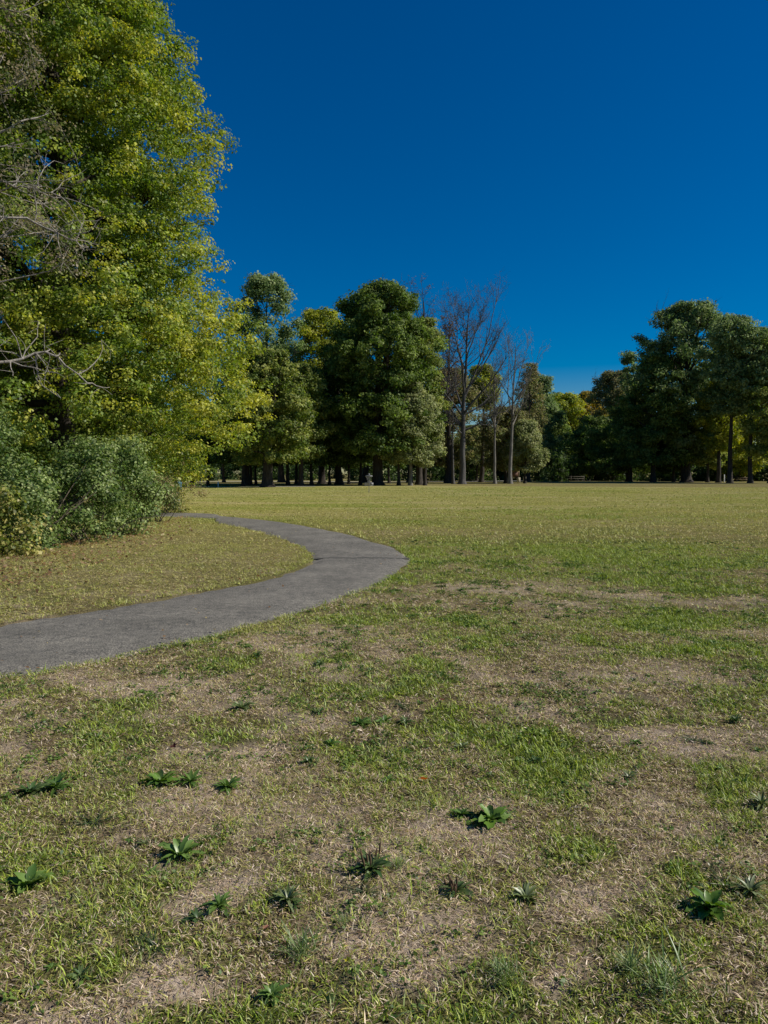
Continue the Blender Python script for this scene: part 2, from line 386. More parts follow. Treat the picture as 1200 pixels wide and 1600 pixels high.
    strip('gravel_road', [(-60, 150), (-20, 142), (10, 140), (40, 168), (90, 175), (140, 170)], 5, (0.42, 0.38, 0.30), 'pale gravel road behind the trees')
make_path()

# ------------------------------------------------------------------ grass
DRY = np.array([[0.60, 0.48, 0.33], [0.52, 0.40, 0.265], [0.40, 0.285, 0.18], [0.66, 0.555, 0.43], [0.24, 0.155, 0.085]])
OLV = np.array([[0.38, 0.37, 0.09], [0.30, 0.33, 0.06], [0.46, 0.42, 0.13], [0.23, 0.25, 0.055]])
GRN = np.array([[0.22, 0.31, 0.03], [0.30, 0.38, 0.04], [0.13, 0.20, 0.025], [0.35, 0.39, 0.065], [0.31, 0.37, 0.13]])
def blades(name, y0, y1, dens, L, W, seg2, seed, label, tuft=0.6, farmix=0.0):
    rng = np.random.default_rng(seed)
    MG = 2.7                                                     # lawn modelled well beyond the frame on both sides
    yg = np.linspace(y0, y1, 400); cdf = np.cumsum(0.6 * yg + MG); cdf = (cdf - cdf[0]) / (cdf[-1] - cdf[0])
    def fy(n): return np.interp(rng.random(n), cdf, yg)
    area = 0.6 * (y1 ** 2 - y0 ** 2) + 2 * MG * (y1 - y0)
    n = int(area * dens)
    nt_ = int(n * tuft / 14)
    ty = fy(nt_); tx = rng.uniform(-1, 1, nt_) * (0.60 * ty + MG)
    k = rng.integers(0, nt_, int(n * tuft)); sig = L * 0.45
    x1 = tx[k] + rng.normal(0, sig, len(k)); y1_ = ty[k] + rng.normal(0, sig, len(k))
    az1 = np.arctan2(y1_ - ty[k], x1 - tx[k]) + rng.normal(0, 0.6, len(k))
    m = n - len(k); y2 = fy(m); x2 = rng.uniform(-1, 1, m) * (0.60 * y2 + MG)
    x = np.r_[x1, x2]; y = np.r_[y1_, y2]; az = np.r_[az1, rng.uniform(0, 6.283, m)]
    tid = np.r_[k, rng.integers(0, nt_, m)]
    tr = rng.random(nt_)[tid]                                   # a tuft's own character
    istuft = np.r_[np.ones(len(k), bool), np.zeros(m, bool)]
    g = green_at(x, y); b = bare_at(x, y); pd = path_dist(x, y)
    keep = (pd < 0.01 + 0.14 * rng.random(len(x)) * vnoise(x * 3, y * 3, 88)) & (rng.random(len(x)) > b * 0.12)
    # a strip of scruffier grass at the path edge
    x, y, az, g, b, tr, istuft, pd = [q[keep] for q in (x, y, az, g, b, tr, istuft, pd)]
    n = len(x)
    far = np.clip((np.hypot(x, y) - 9) / 14, 0, 1)
    edge = np.clip(1 - (-pd) / 0.25, 0, 1)
    gg = np.clip(g + 0.35 * edge + 0.25 * (tr - 0.5) * istuft, 0, 1)
    isg = rng.random(n) < gg * 0.95
    iso = (~isg) & (rng.random(n) < 0.36 + 0.3 * g + 0.5 * far)
    col = DRY[rng.integers(0, len(DRY), n)]
    col = np.where(iso[:, None], OLV[rng.integers(0, len(OLV), n)], col)
    gc = GRN[rng.integers(0, len(GRN), n)]
    gc = gc * (1 - 0.35 * far[:, None]) + np.array([0.27, 0.32, 0.07]) * 0.35 * far[:, None]
    col = np.where(isg[:, None], gc, col)
    leftlawn = ((x < -1.0) & (y > 7)).astype(float)[:, None] * 0.5
    col = col * (1 - leftlawn) + np.array([0.40, 0.37, 0.11]) * leftlawn
    fm = np.clip(far * farmix, 0, 1)[:, None]
    q_ = np.clip((fbm(x * 0.13, y * 0.35, 66, 5) - 0.5) * 5, -1, 1)[:, None]
    fcol = np.array([0.39, 0.355, 0.115]) + np.where(q_ < 0, -q_ * np.array([-0.13, -0.05, -0.04]), q_ * np.array([0.09, 0.04, 0.07]))
    col = col * (1 - fm) + fcol * fm
    col = col * (0.6 + 0.95 * rng.random((n, 1)))
    ln = L * (0.45 + 0.9 * rng.random(n)) * np.where(isg, 1.15, 0.85) * (0.7 + 0.6 * fbm(x * 2.2, y * 2.2, 61)) * (1 + 0.5 * (tr > 0.93) * istuft)
    tilt = np.where(isg, rng.uniform(0.25, 1.15, n), rng.uniform(0.8, 1.5, n))
    bend = rng.uniform(0.1, 0.7, n)
    wd = W * (0.6 + 0.8 * rng.random(n)) * np.where(isg, 1.25, 0.9)
    base = np.stack([x, y, gz(x, y) + np.where(isg, 0, rng.random(n) * 0.012) - 0.002], 1)
    d1 = np.stack([np.sin(tilt) * np.cos(az), np.sin(tilt) * np.sin(az), np.cos(tilt)], 1)
    t2 = np.minimum(tilt + bend, 1.62)
    d2 = np.stack([np.sin(t2) * np.cos(az), np.sin(t2) * np.sin(az), np.cos(t2)], 1)
    sa = az + 1.57 + rng.normal(0, 0.4, n)
    sd_ = np.stack([np.cos(sa), np.sin(sa), rng.normal(0, 0.35, n)], 1) * wd[:, None] / 2
    mid = base + d1 * (ln * 0.5)[:, None]; tip = mid + d2 * (ln * 0.5)[:, None]
    if seg2:
        V = np.stack([base - sd_, base + sd_, mid + sd_ * 0.85, mid - sd_ * 0.85, tip], 1).reshape(-1, 3)
        i = np.arange(n) * 5
        F = [np.stack([i, i + 1, i + 2, i + 3], 1), np.stack([i + 3, i + 2, i + 4], 1)]
        C = np.concatenate([col, col])
    else:
        V = np.stack([base - sd_, base + sd_, tip], 1).reshape(-1, 3)
        i = np.arange(n) * 3
        F = [np.stack([i, i + 1, i + 2], 1)]; C = col
    o = link('lawn_grass', mesh_np(name, V, F, M_GRASS, C))
    tag(o, label, 'grass', kind='stuff')
blades('grass_near', 0.9, 4.0, 20000, 0.029, 0.0027, True, 1, 'dry straw and green grass blades nearest the viewer')
blades('grass_mid', 4.0, 8.0, 8000, 0.034, 0.0038, True, 2, 'patchy dry and green grass beside the near footpath')
blades('grass_bend', 8.0, 16.0, 2300, 0.05, 0.0068, False, 3, 'yellow green grass around the bend of the footpath', farmix=0.3)
blades('grass_field', 16.0, 32.0, 430, 0.06, 0.016, False, 4, 'yellowish mown grass of the middle of the field', farmix=0.55)
blades('grass_far', 32.0, 82.0, 80, 0.05, 0.035, False, 5, 'pale yellow mown grass stretching to the trees', farmix=0.7)

# ------------------------------------------------------------------ trees
def leaf_quads(C, Nn, size, rng, aspect=0.75):
    n = len(C)
    Nn = Nn / (np.linalg.norm(Nn, axis=1, keepdims=True) + 1e-9)
    a = rng.normal(size=(n, 3)); U = np.cross(Nn, a); U /= np.linalg.norm(U, axis=1, keepdims=True) + 1e-9
    W = np.cross(Nn, U)
    s = size[:, None]
    fold = Nn * s * 0.10
    V = np.stack([C - U * s * 0.5, C + W * s * 0.5 * aspect - U * s * 0.08 + fold, C + U * s * 0.5, C - W * s * 0.5 * aspect - U * s * 0.08 + fold], 1).reshape(-1, 3)
    return V, np.arange(n * 4).reshape(n, 4)

class Skel:
    def __init__(s): s.b = {}
    def add(s, P, R, lv=0): s.b.setdefault((len(P), lv), []).append((P, R))
    def mesh(s, name, mat, sides={0: 12, 1: 7, 2: 5, 3: 4, 4: 3}, levels=None):
        Vs = []; Fs = []; n = 0
        for (k, lv), L in s.b.items():
            if levels is not None and lv not in levels: continue
            P = np.array([q[0] for q in L]); R = np.array([q[1] for q in L])
            V, F = tubes(P, R, sides[lv]); Vs.append(V); Fs.append(F + n); n += len(V)
        if not Vs: return None
        return mesh_np(name, np.concatenate(Vs), [np.concatenate(Fs)], mat, smooth=True)

def curve(p, d, L, rng, k=6, wander=0.12, up=0.0):
    pts = [p]; d = d / np.linalg.norm(d); st = L / (k - 1)
    for i in range(k - 1):
        d = d + rng.normal(0, wander, 3) + np.array([0, 0, up]) ; d /= np.linalg.norm(d)
        pts.append(pts[-1] + d * st)
    return np.array(pts)

def grow(rng, H, zb, env, r0, lean=(0, 0), nprim=26, elev=(0.2, 1.1), nsec=6, nter=3, up=0.05, lobes=0.28, flare=1.5, top=0.93, wander=0.1, rbs=1.0):
    """env(t) crown radius at relative height; returns skeleton, clump centres, directions"""
    sk = Skel(); K = 12
    zt = np.linspace(0, 1, K)
    off = np.cumsum(rng.normal(0, 0.012 * H / K * 2.2, (K, 2)), 0); off[0] = 0
    tp = np.stack([off[:, 0] + lean[0] * zt ** 1.5, off[:, 1] + lean[1] * zt ** 1.5, zt * H * top], 1)
    tp = np.vstack([[tp[0] - [0, 0, 0.3]], [tp[0]], [tp[0] + [0, 0, 0.5]], tp[1:]])
    rr = r0 * (1 - np.r_[0, 0, 0.02, zt[1:]] * 0.95) ** 1.1 + 0.015; rr[0] *= flare * 1.1; rr[1] *= flare; rr[2] *= 1.08
    sk.add(tp, rr, 0)
    def tpos(z):
        return np.array([np.interp(z, tp[:, 2], tp[:, 0]), np.interp(z, tp[:, 2], tp[:, 1]), z]), np.interp(z, tp[:, 2], rr)
    cl = []; ph = rng.uniform(0, 6.28, 6)
    az = rng.uniform(0, 6.28)
    for i in range(nprim):
        t = (i + rng.random()) / nprim
        az += 2.4 + rng.normal(0, 0.35)
        el = elev[0] + (elev[1] - elev[0]) * t + rng.normal(0, 0.12)
        rad = env(t) * (1 + lobes * (math.sin(az * 2 + ph[0] + t * 5) * 0.6 + math.sin(az * 3 + ph[1] - t * 9) * 0.5)) * rng.uniform(0.8, 1.08)
        rad = max(rad, 0.5)
        L = rad / max(math.cos(el), 0.35)
        z_ = min(max(zb + (H - zb) * t - rad * math.tan(el) * 0.55, zb * 0.8 + 0.3), H * top * 0.97)
        if el > 0.3: L = max(0.6, min(L, (H * 1.0 - z_) / math.sin(el) * (0.95 if nsec < 7 else 0.9)))
        zz = zb + (H - zb) * t - rad * math.tan(el) * 0.55
        zz = min(max(zz, zb * 0.8 + 0.3), H * top * 0.97)
        p, r = tpos(zz)
        d = np.array([math.cos(az) * math.cos(el), math.sin(az) * math.cos(el), math.sin(el)])
        P = curve(p, d, L, rng, 7, wander, up)
        rb = min(r * 0.62, (0.03 + 0.022 * L) * rbs)
        sk.add(P, rb * np.linspace(1, 0.18, 7), 1)
        if nsec == 0: cl.append((P[-1], L)); continue
        for j in range(nsec):
            s = rng.uniform(0.3, 1.0) if j else 1.0
            q = s * 6; a = int(min(q, 5)); f = q - a
            p2 = P[a] * (1 - f) + P[a + 1] * f
            dd = P[a + 1] - P[a]; dd /= np.linalg.norm(dd)
            sdv = np.cross(dd, [0, 0, 1]); sdv /= np.linalg.norm(sdv) + 1e-6
            d2 = dd * rng.uniform(0.4, 0.9) + sdv * rng.uniform(0.5, 1.0) * (1 if j % 2 else -1) + np.array([0, 0, rng.normal(0.12, 0.3)])
            L2 = L * rng.uniform(0.22, 0.42) * (1.15 - 0.5 * s)
            P2 = curve(p2, d2, L2, rng, 5, wander * 1.2, up)
            r2 = rb * (1 - 0.8 * s) * 0.6 + 0.012
            sk.add(P2, r2 * np.linspace(1, 0.25, 5), 2)
            cl.append((P2[-1], L2)); cl.append((P2[2], L2))
            for k in range(nter):
                a = rng.integers(1, 5); d3 = (P2[a] - P2[a - 1]); d3 = d3 / np.linalg.norm(d3) + rng.normal(0, 0.7, 3)
                P3 = curve(P2[a], d3, L2 * rng.uniform(0.3, 0.6), rng, 4, wander * 1.3, up)
                sk.add(P3, r2 * 0.45 * np.linspace(1, 0.3, 4), 3)
                cl.append((P3[-1], L2 * 0.5))
    return sk, cl, tpos

def foliage(rng, centres, cr, npc, lsize, pal, axis_xy, name, mat, zlo, H, flat=0.6, holes=0.0, palmix=None, jitter=0.22):
    C = np.array(centres); n = len(C)
    keep = rng.random(n) >= holes; C = C[keep]; n = len(C)
    rad = cr * np.where(rng.random(n) < 0.3, rng.uniform(0.35, 0.7, n), rng.uniform(0.7, 1.45, n))
    cnt = np.maximum(3, (npc * (rad / cr) ** 2 * rng.uniform(0.6, 1.3, n)).astype(int))
    k = np.repeat(np.arange(n), cnt); m = len(k)
    d = rng.normal(size=(m, 3)); d /= np.linalg.norm(d, axis=1, keepdims=True)
    rr = rng.random(m) ** 0.5
    off = d * rr[:, None] * rad[k][:, None]; off[:, 2] *= flat
    # sprays hang outwards a little
    P = C[k] + off
    out = P - np.array([axis_xy[0], axis_xy[1], 0]); out[:, 2] = 0; out /= np.linalg.norm(out, axis=1, keepdims=True) + 1e-6
    Nn = d * 0.75 + out * 0.25 + np.array([0, 0, 0.55]) + rng.normal(0, 0.45, (m, 3))
    size = lsize * rng.uniform(0.6, 1.35, m)
    pal = np.array(pal); cc = rng.random((n, 1))
    ci = np.clip(rng.normal(0, 0.9, m) + (cc[k, 0] * len(pal)), 0, len(pal) - 0.01).astype(int)
    if palmix is not None: ci = np.clip(ci + palmix(P), 0, len(pal) - 1).astype(int)
    col = pal[ci] * (1 + jitter * rng.normal(size=(m, 1))).clip(0.45, 1.7) * (0.9 + 0.2 * cc[k])
    P[:, 2] = np.maximum(P[:, 2], zlo)
    V, F = leaf_quads(P, Nn, size, rng)
    return mesh_np(name, V, [F], mat, col.clip(0.004, 0.9))

PAL = {
 'maple': [(0.085,0.135,0.022),(0.13,0.18,0.03),(0.17,0.215,0.035),(0.21,0.24,0.04),(0.27,0.27,0.045)],
 'oak':   [(0.022,0.042,0.020),(0.032,0.056,0.024),(0.045,0.072,0.028),(0.065,0.088,0.032)],
 'oakmix':[(0.03,0.05,0.02),(0.05,0.075,0.028),(0.085,0.105,0.04),(0.13,0.125,0.05)],
 'pale':  [(0.06,0.08,0.035),(0.095,0.115,0.05),(0.13,0.15,0.07),(0.17,0.175,0.09)],
 'yellow':[(0.07,0.10,0.02),(0.12,0.14,0.025),(0.19,0.18,0.03),(0.25,0.20,0.035)],
 'orange':[(0.10,0.09,0.025),(0.17,0.12,0.03),(0.24,0.16,0.035),(0.14,0.13,0.03)],
 'russet':[(0.14,0.09,0.055),(0.18,0.11,0.06),(0.13,0.11,0.06)],
 'brown': [(0.10,0.09,0.05),(0.14,0.12,0.07),(0.18,0.15,0.09),(0.09,0.10,0.05)],
 'blue':  [(0.03,0.055,0.030),(0.05,0.075,0.040),(0.07,0.095,0.05),(0.10,0.115,0.065)],
 'shrub': [(0.09,0.15,0.035),(0.15,0.22,0.055),(0.22,0.29,0.09),(0.31,0.37,0.14)],
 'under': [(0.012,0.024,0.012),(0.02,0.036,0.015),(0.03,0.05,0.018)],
}
ENV = {
 'oak':   lambda t: (math.sin(math.pi * min(1, 0.22 + 0.78 * t)) ** 0.55 if t < 0.97 else 0.35),
 'dome':  lambda t: float(np.interp(t, [0, .15, .35, .6, .8, .92, 1.0], [.72, .92, 1.0, .97, .82, .6, .28])),
 'round': lambda t: max(0.25, math.sqrt(max(0.0, 1 - (2 * t * 0.97 - 0.95) ** 2))),
 'cone':  lambda t: 0.25 + 0.75 * (1 - t) ** 0.7,
 'vase':  lambda t: 0.35 + 0.65 * math.sin(math.pi * min(1, t * 0.85 + 0.05)) if t < .95 else .4,
 'column':lambda t: 0.55 + 0.45 * math.sin(math.pi * t),
}
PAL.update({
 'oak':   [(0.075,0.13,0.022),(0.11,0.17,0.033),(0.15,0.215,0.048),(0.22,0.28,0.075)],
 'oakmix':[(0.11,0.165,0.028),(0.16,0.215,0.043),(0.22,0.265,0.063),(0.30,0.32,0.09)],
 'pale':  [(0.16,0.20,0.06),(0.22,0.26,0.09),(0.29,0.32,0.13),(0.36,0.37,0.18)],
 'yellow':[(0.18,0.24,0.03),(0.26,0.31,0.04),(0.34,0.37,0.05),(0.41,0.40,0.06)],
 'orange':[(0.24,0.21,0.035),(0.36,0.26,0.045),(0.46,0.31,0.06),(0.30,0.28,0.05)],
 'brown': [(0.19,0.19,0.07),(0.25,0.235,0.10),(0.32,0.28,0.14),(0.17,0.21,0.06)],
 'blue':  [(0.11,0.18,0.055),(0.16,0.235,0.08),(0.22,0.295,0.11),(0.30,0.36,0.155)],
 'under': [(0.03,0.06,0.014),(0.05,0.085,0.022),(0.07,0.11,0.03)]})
def lump(az, z, seed, amp=0.55, sc=3.2):
    a = vnoise(np.cos(az) * 1.5 + z / sc + 40, np.sin(az) * 1.5 - z / (sc * 1.2) + 40, seed)
    b = vnoise(np.cos(az) * 3.6 + z / (sc * 0.4) + 40, np.sin(az) * 3.6 - z / (sc * 0.45) + 40, seed + 1)
    return 1.04 - amp * 0.62 + amp * (0.8 * a + 0.42 * b)
def fill(rng, n, zb, H, env, r_in=0.55, gap=0.40, seed=0, amp=0.5, sc=3.2, gs=1.0):
    t = rng.random(n * 3); z = zb + (H - zb) * t; az = rng.uniform(0, 6.283, n * 3)
    R = np.array([env(q) for q in t]) * lump(az, z, seed, amp, sc)
    rr = R * (r_in + (1 - r_in) * rng.random(n * 3) ** 0.6)
    x, y = rr * np.cos(az), rr * np.sin(az)
    k = (vnoise(x / (1.5 * gs) + 50, z / (1.2 * gs), seed + 3) * 0.5 + vnoise(y / (1.5 * gs) + 50, z / (1.0 * gs) + 9, seed + 5) * 0.5) > gap
    return np.stack([x, y, z], 1)[k][:n]
def clampc(C, rng, zb, H, env, seed, amp=0.5, sc=3.2, lo=0.76, hi=1.2):
    C = np.array(C); az = np.arctan2(C[:, 1], C[:, 0]); z = np.minimum(C[:, 2], H * 0.99); C[:, 2] = z
    t = np.clip((z - zb) / (H - zb), 0, 1); R = np.array([env(q) for q in t]) * lump(az, z, seed, amp, sc)
    r = np.hypot(C[:, 0], C[:, 1]) + 1e-6; s_ = np.where(r > R * (hi + 0.02), R / r * rng.uniform(lo, hi, len(r)), 1)
    C[:, 0] *= s_; C[:, 1] *= s_
    return C
def tree(px, D, top, half, bot, sp, env, label, group=None, seed=0, clump=1.0, npc=46, leaf=0.27, holes=0.1, nprim=30, nsec=6, nter=3,
         trunk_r=None, elev=(0.0, 1.15), cat='tree', name=None, bark=None, lean=(0, 0), base_y=None, lobes=0.28, xoff=0.0, flat=0.65, lob=0.6, gap=0.53):
    rng = np.random.default_rng(seed * 7 + 11)
    H = zat(top, D); zb = max(0.6, zat(bot, D)); R = half / FPX * D
    e = ENV[env]
    r0 = trunk_r or (0.018 * H + 0.05)
    sk, cl, tpos = grow(rng, H, zb, lambda t: R * e(t) * (0.88 if npc >= 20 else 1), r0, lean=lean, nprim=nprim, nsec=nsec, nter=nter, elev=elev, lobes=lobes)
    root = link(name or 'broadleaf_tree', None, None, (at(px, D), D, 0))
    tag(root, label, cat, group)
    link('trunk', sk.mesh('trunk', bark or M_BARK), root)
    cs = [c for c, l in cl]
    if npc >= 20:
        ev = lambda t: R * e(t) * 1.04
        cs = clampc(cs, rng, zb, H, ev, seed, lob)
        cs = np.vstack([cs, fill(rng, int(len(cs) * 0.45), zb, H * 0.985, ev, 0.5, gap, seed, lob, 3.2, 1.15)])
    if npc:
        link('crown', foliage(rng, cs, clump * 0.74, npc * 0.82, leaf, PAL[sp], (lean[0] * .5, lean[1] * .5), 'crown', M_FAR, max(0.5, zb - 1.5), H, holes=holes, flat=flat), root)
    return root
def copy_tree(r, px, D, label, group, rz, s, cat=None, zs=1.0):
    o = r.copy(); COL.objects.link(o); o.location = (at(px, D), D, 0); o.rotation_euler = (0, 0, rz); o.scale = (s, s, s * zs)
    o['label'] = label
    if group: o['group'] = group
    elif 'group' in o: del o['group']
    if cat: o['category'] = cat
    for ch in r.children:
        c = ch.copy(); COL.objects.link(c); c.parent = o
    return o

# --- middle group, left to right
tree(418, 100, 436, 50, 640, 'blue', 'round', 'tall airy blue-green tree with rounded top rising left of the middle trees', seed=21, clump=1.25, npc=40, leaf=0.3, holes=0.12, nprim=26)
tree(385, 96, 560, 46, 715, 'brown', 'dome', 'brownish green tree below the tall airy tree, beside the big yellow maple', seed=22, clump=1.1, npc=42, holes=0.05)
tree(418, 84, 555, 62, 722, 'oakmix', 'dome', 'dark leafy tree with the thickest trunk at the left of the wood', seed=23, clump=0.9, npc=50, holes=0.05, trunk_r=0.62, nprim=32)
tree(503, 112, 490, 52, 700, 'yellow', 'dome', 'yellow-green tree with a pointed top left of the big dark oak', seed=24, clump=1.1, npc=50, leaf=0.3)
tree(470, 92, 575, 45, 715, 'oakmix', 'dome', 'mid-green spreading tree in front of the yellow-green tree', seed=25, clump=0.95, npc=48)
tree(590, 97, 452, 84, 708, 'oak', 'dome', 'big dark green oak standing highest in the middle of the wood', seed=26, clump=1.15, npc=70, leaf=0.3, holes=0.05, nprim=44, nsec=7, trunk_r=0.68, lobes=0.16, name='oak_tree', cat='tree')
tree(655, 101, 505, 40, 690, 'oakmix', 'dome', 'olive green tree filling the right shoulder of the big dark oak', seed=27, clump=1.1, npc=55)
tree(623, 96, 640, 32, 718, 'pale', 'oak', 'small pale green tree, left one of three before the oak', seed=28, clump=0.8, npc=42, leaf=0.24, trunk_r=0.2, nprim=22)
tree(641, 95, 600, 34, 722, 'pale', 'oak', 'pale green tree with grey trunk, middle one of three before the oak', seed=29, clump=0.85, npc=42, leaf=0.24, trunk_r=0.22, bark=M_BARKG, nprim=24)
tree(664, 96, 620, 30, 728, 'pale', 'oak', 'small pale green tree, right one of three before the oak', seed=30, clump=0.8, npc=42, leaf=0.24, trunk_r=0.2, nprim=22)
tree(660, 128, 440, 28, 600, 'russet', 'vase', 'thin half-bare tree with reddish twigs behind the big oak', seed=31, clump=0.8, npc=4, leaf=0.18, holes=0.35, nsec=5, nter=3, nprim=20, elev=(0.6, 1.35))
tree(700, 120, 500, 22, 640, 'russet', 'vase', 'slender half-bare tree with russet leaves left of the large bare tree', seed=32, clump=0.9, npc=5, leaf=0.24, holes=0.35, elev=(0.5, 1.3))
tree(700, 125, 580, 50, 728, 'brown', 'round', 'fuzzy olive-brown tree behind the trunk of the large bare tree', seed=33, clump=1.1, npc=42, leaf=0.28, holes=0.05)
tree(745, 150, 668, 45, 735, 'pale', 'round', 'low olive tree seen between the bare trees', seed=34, clump=1.0, npc=46, leaf=0.3)
tree(752, 130, 575, 26, 640, 'yellow', 'round', 'light green tree top showing through the bare branches', seed=35, clump=1.1, npc=26, leaf=0.3, holes=.2)
tree(790, 120, 640, 46, 735, 'brown', 'round', 'brown-green fine-leaved tree behind the grey bare trees', seed=36, clump=0.95, npc=44, leaf=0.26, holes=0.05)
tree(820, 116, 660, 28, 735, 'pale', 'oak', 'rounded olive tree at the right end of the middle group', seed=37, clump=0.9, npc=52, leaf=0.25, trunk_r=0.18)
tree(825, 140, 570, 26, 735, 'brown', 'oak', 'half-bare tree with brown leaves behind the grey bare tree', seed=38, clump=0.9, npc=20, leaf=0.26, holes=0.3, elev=(.4, 1.2))
tree(842, 168, 592, 32, 735, 'blue', 'oak', 'dark blue-green tree just right of the middle group', seed=39, clump=1.5, npc=60, leaf=0.38)
tree(882, 200, 618, 44, 740, 'yellow', 'oak', 'bright green tree in the gap of the tree line', seed=40, clump=1.6, npc=60, leaf=0.42)
tree(915, 205, 616, 30, 738, 'orange', 'round', 'orange-tinged tree in the gap of the tree line', seed=41, clump=1.6, npc=60, leaf=0.42)
tree(860, 185, 640, 30, 740, 'oak', 'oak', 'low dark tree under the blue-green tree at the gap', seed=42, clump=1.5, npc=60, leaf=0.42)
# --- right group
tree(958, 165, 585, 46, 738, 'brown', 'round', 'dull olive-brown tree left of the great right-hand oak', seed=43, clump=1.4, npc=60, leaf=0.36)
tree(985, 140, 640, 60, 735, 'oak', 'oak', 'dark shaded tree at the left foot of the great oak', seed=44, clump=1.25, npc=60, leaf=0.32, holes=0.0)
tree(930, 160, 655, 44, 738, 'oak', 'oak', 'dark low tree between the orange tree and the right-hand wood', seed=45, clump=1.4, npc=60, leaf=0.36, holes=0.0)
tree(1072, 134, 480, 74, 700, 'blue', 'dome', 'great blue-green oak standing highest at the right of the field', seed=46, clump=1.35, npc=60, leaf=0.36, holes=0.2, nprim=44, nsec=7, trunk_r=0.85, lobes=0.3, name='oak_tree')
tree(1020, 132, 560, 50, 725, 'oak', 'oak', 'very dark tree in the shade left of the great oak trunk', seed=47, clump=1.3, npc=60, leaf=0.34, holes=0.0)
tree(982, 145, 548, 16, 620, 'blue', 'vase', 'thin tree with a lone leafy sprig above the olive-brown tree', seed=48, clump=0.9, npc=28, leaf=0.32, holes=0.2, nprim=12, nsec=4)
tree(1140, 122, 500, 42, 650, 'blue', 'vase', 'tall tree with leaning dark trunk at the right', seed=49, clump=1.05, npc=40, leaf=0.32, holes=0.25, trunk_r=0.4, elev=(0.4, 1.2))
tree(1172, 120, 516, 46, 640, 'blue', 'vase', 'tall slender dark trunk tree near the right edge', seed=50, clump=1.05, npc=40, leaf=0.32, holes=0.25, trunk_r=0.36, elev=(0.4, 1.2))
tree(1122, 127, 596, 34, 705, 'yellow', 'round', 'smaller light green tree before the leaning dark trunk', seed=51, clump=1.0, npc=38, leaf=0.3, holes=0.15)
tree(1150, 150, 640, 46, 742, 'yellow', 'round', 'sunlit golden tree seen between the two dark right-hand trunks', seed=52, clump=1.3, npc=60, leaf=0.36)
tree(1205, 118, 530, 44, 715, 'oakmix', 'oak', 'green tree cut by the right edge of the view', seed=53, clump=1.15, npc=52, leaf=0.32)
tree(1105, 131, 640, 28, 730, 'oakmix', 'oak', 'small dark-trunked tree right of the great oak trunk', seed=54, clump=1.0, npc=46, leaf=0.3, trunk_r=0.25)
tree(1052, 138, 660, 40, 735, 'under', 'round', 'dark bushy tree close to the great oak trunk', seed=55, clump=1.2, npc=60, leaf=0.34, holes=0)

# --- bare trees
def bare_tree(px, D, top, half, name, label, seed, fork, mat, r0, lean=(0, 0), nprim=22, elev=(0.75, 1.3), nsec=8, nter=7, skew=0.0, sparse=False):
    rng = np.random.default_rng(seed); H = zat(top, D); R = half / FPX * D
    zb = zat(fork, D)
    sk, cl, tpos = grow(rng, H, zb, lambda t: R * (0.55 + 0.95 * math.sin(math.pi * min(1, 0.15 + 0.85 * t))), r0, lean=lean, nprim=nprim, elev=elev, nsec=nsec, nter=nter, up=0.10, top=0.96, wander=0.10, lobes=0.3)
    for c, l in cl:                                  # fine twigs
        for _ in range(1 if sparse else 2):
            d = rng.normal(0, 0.6, 3) + np.array([0, 0, 0.7]); P = curve(c, d, max(0.6, l * 0.6), rng, 4, 0.15, 0.12)
            sk.add(P, 0.014 * np.linspace(1, 0.5, 4), 4)
    root = link(name, None, None, (at(px, D), D, 0)); tag(root, label, 'bare tree')
    link('trunk', sk.mesh('trunk', mat, levels=(0,)), root)
    link('branches', sk.mesh('branches', mat, levels=(1, 2, 3, 4)), root)
    return root
bare_tree(722, 108, 470, 62, 'bare_tree', 'large leafless dark tree with fan of upright limbs in the middle', 61, 672, M_BARKD, 0.46, lean=(0.8, 0), nprim=18, elev=(0.45, 1.15), nsec=9, nter=6)
bare_tree(708, 110, 600, 26, 'bare_tree', 'slim dark trunk standing just left of the large leafless tree', 62, 650, M_BARKD, 0.2, nprim=6, nsec=4, nter=3, sparse=True)
bare_tree(797, 112, 535, 34, 'bare_tree', 'tall grey leafless tree with smooth pale trunk right of the large bare tree', 63, 650, M_BARKG, 0.30, lean=(0.4, 0), nprim=14, nsec=6, nter=4, sparse=True)
bare_tree(773, 111, 560, 26, 'bare_tree', 'smaller grey leafless tree between the two bigger bare trees', 64, 665, M_BARKG, 0.22, nprim=14, nsec=5, nter=4, sparse=True)

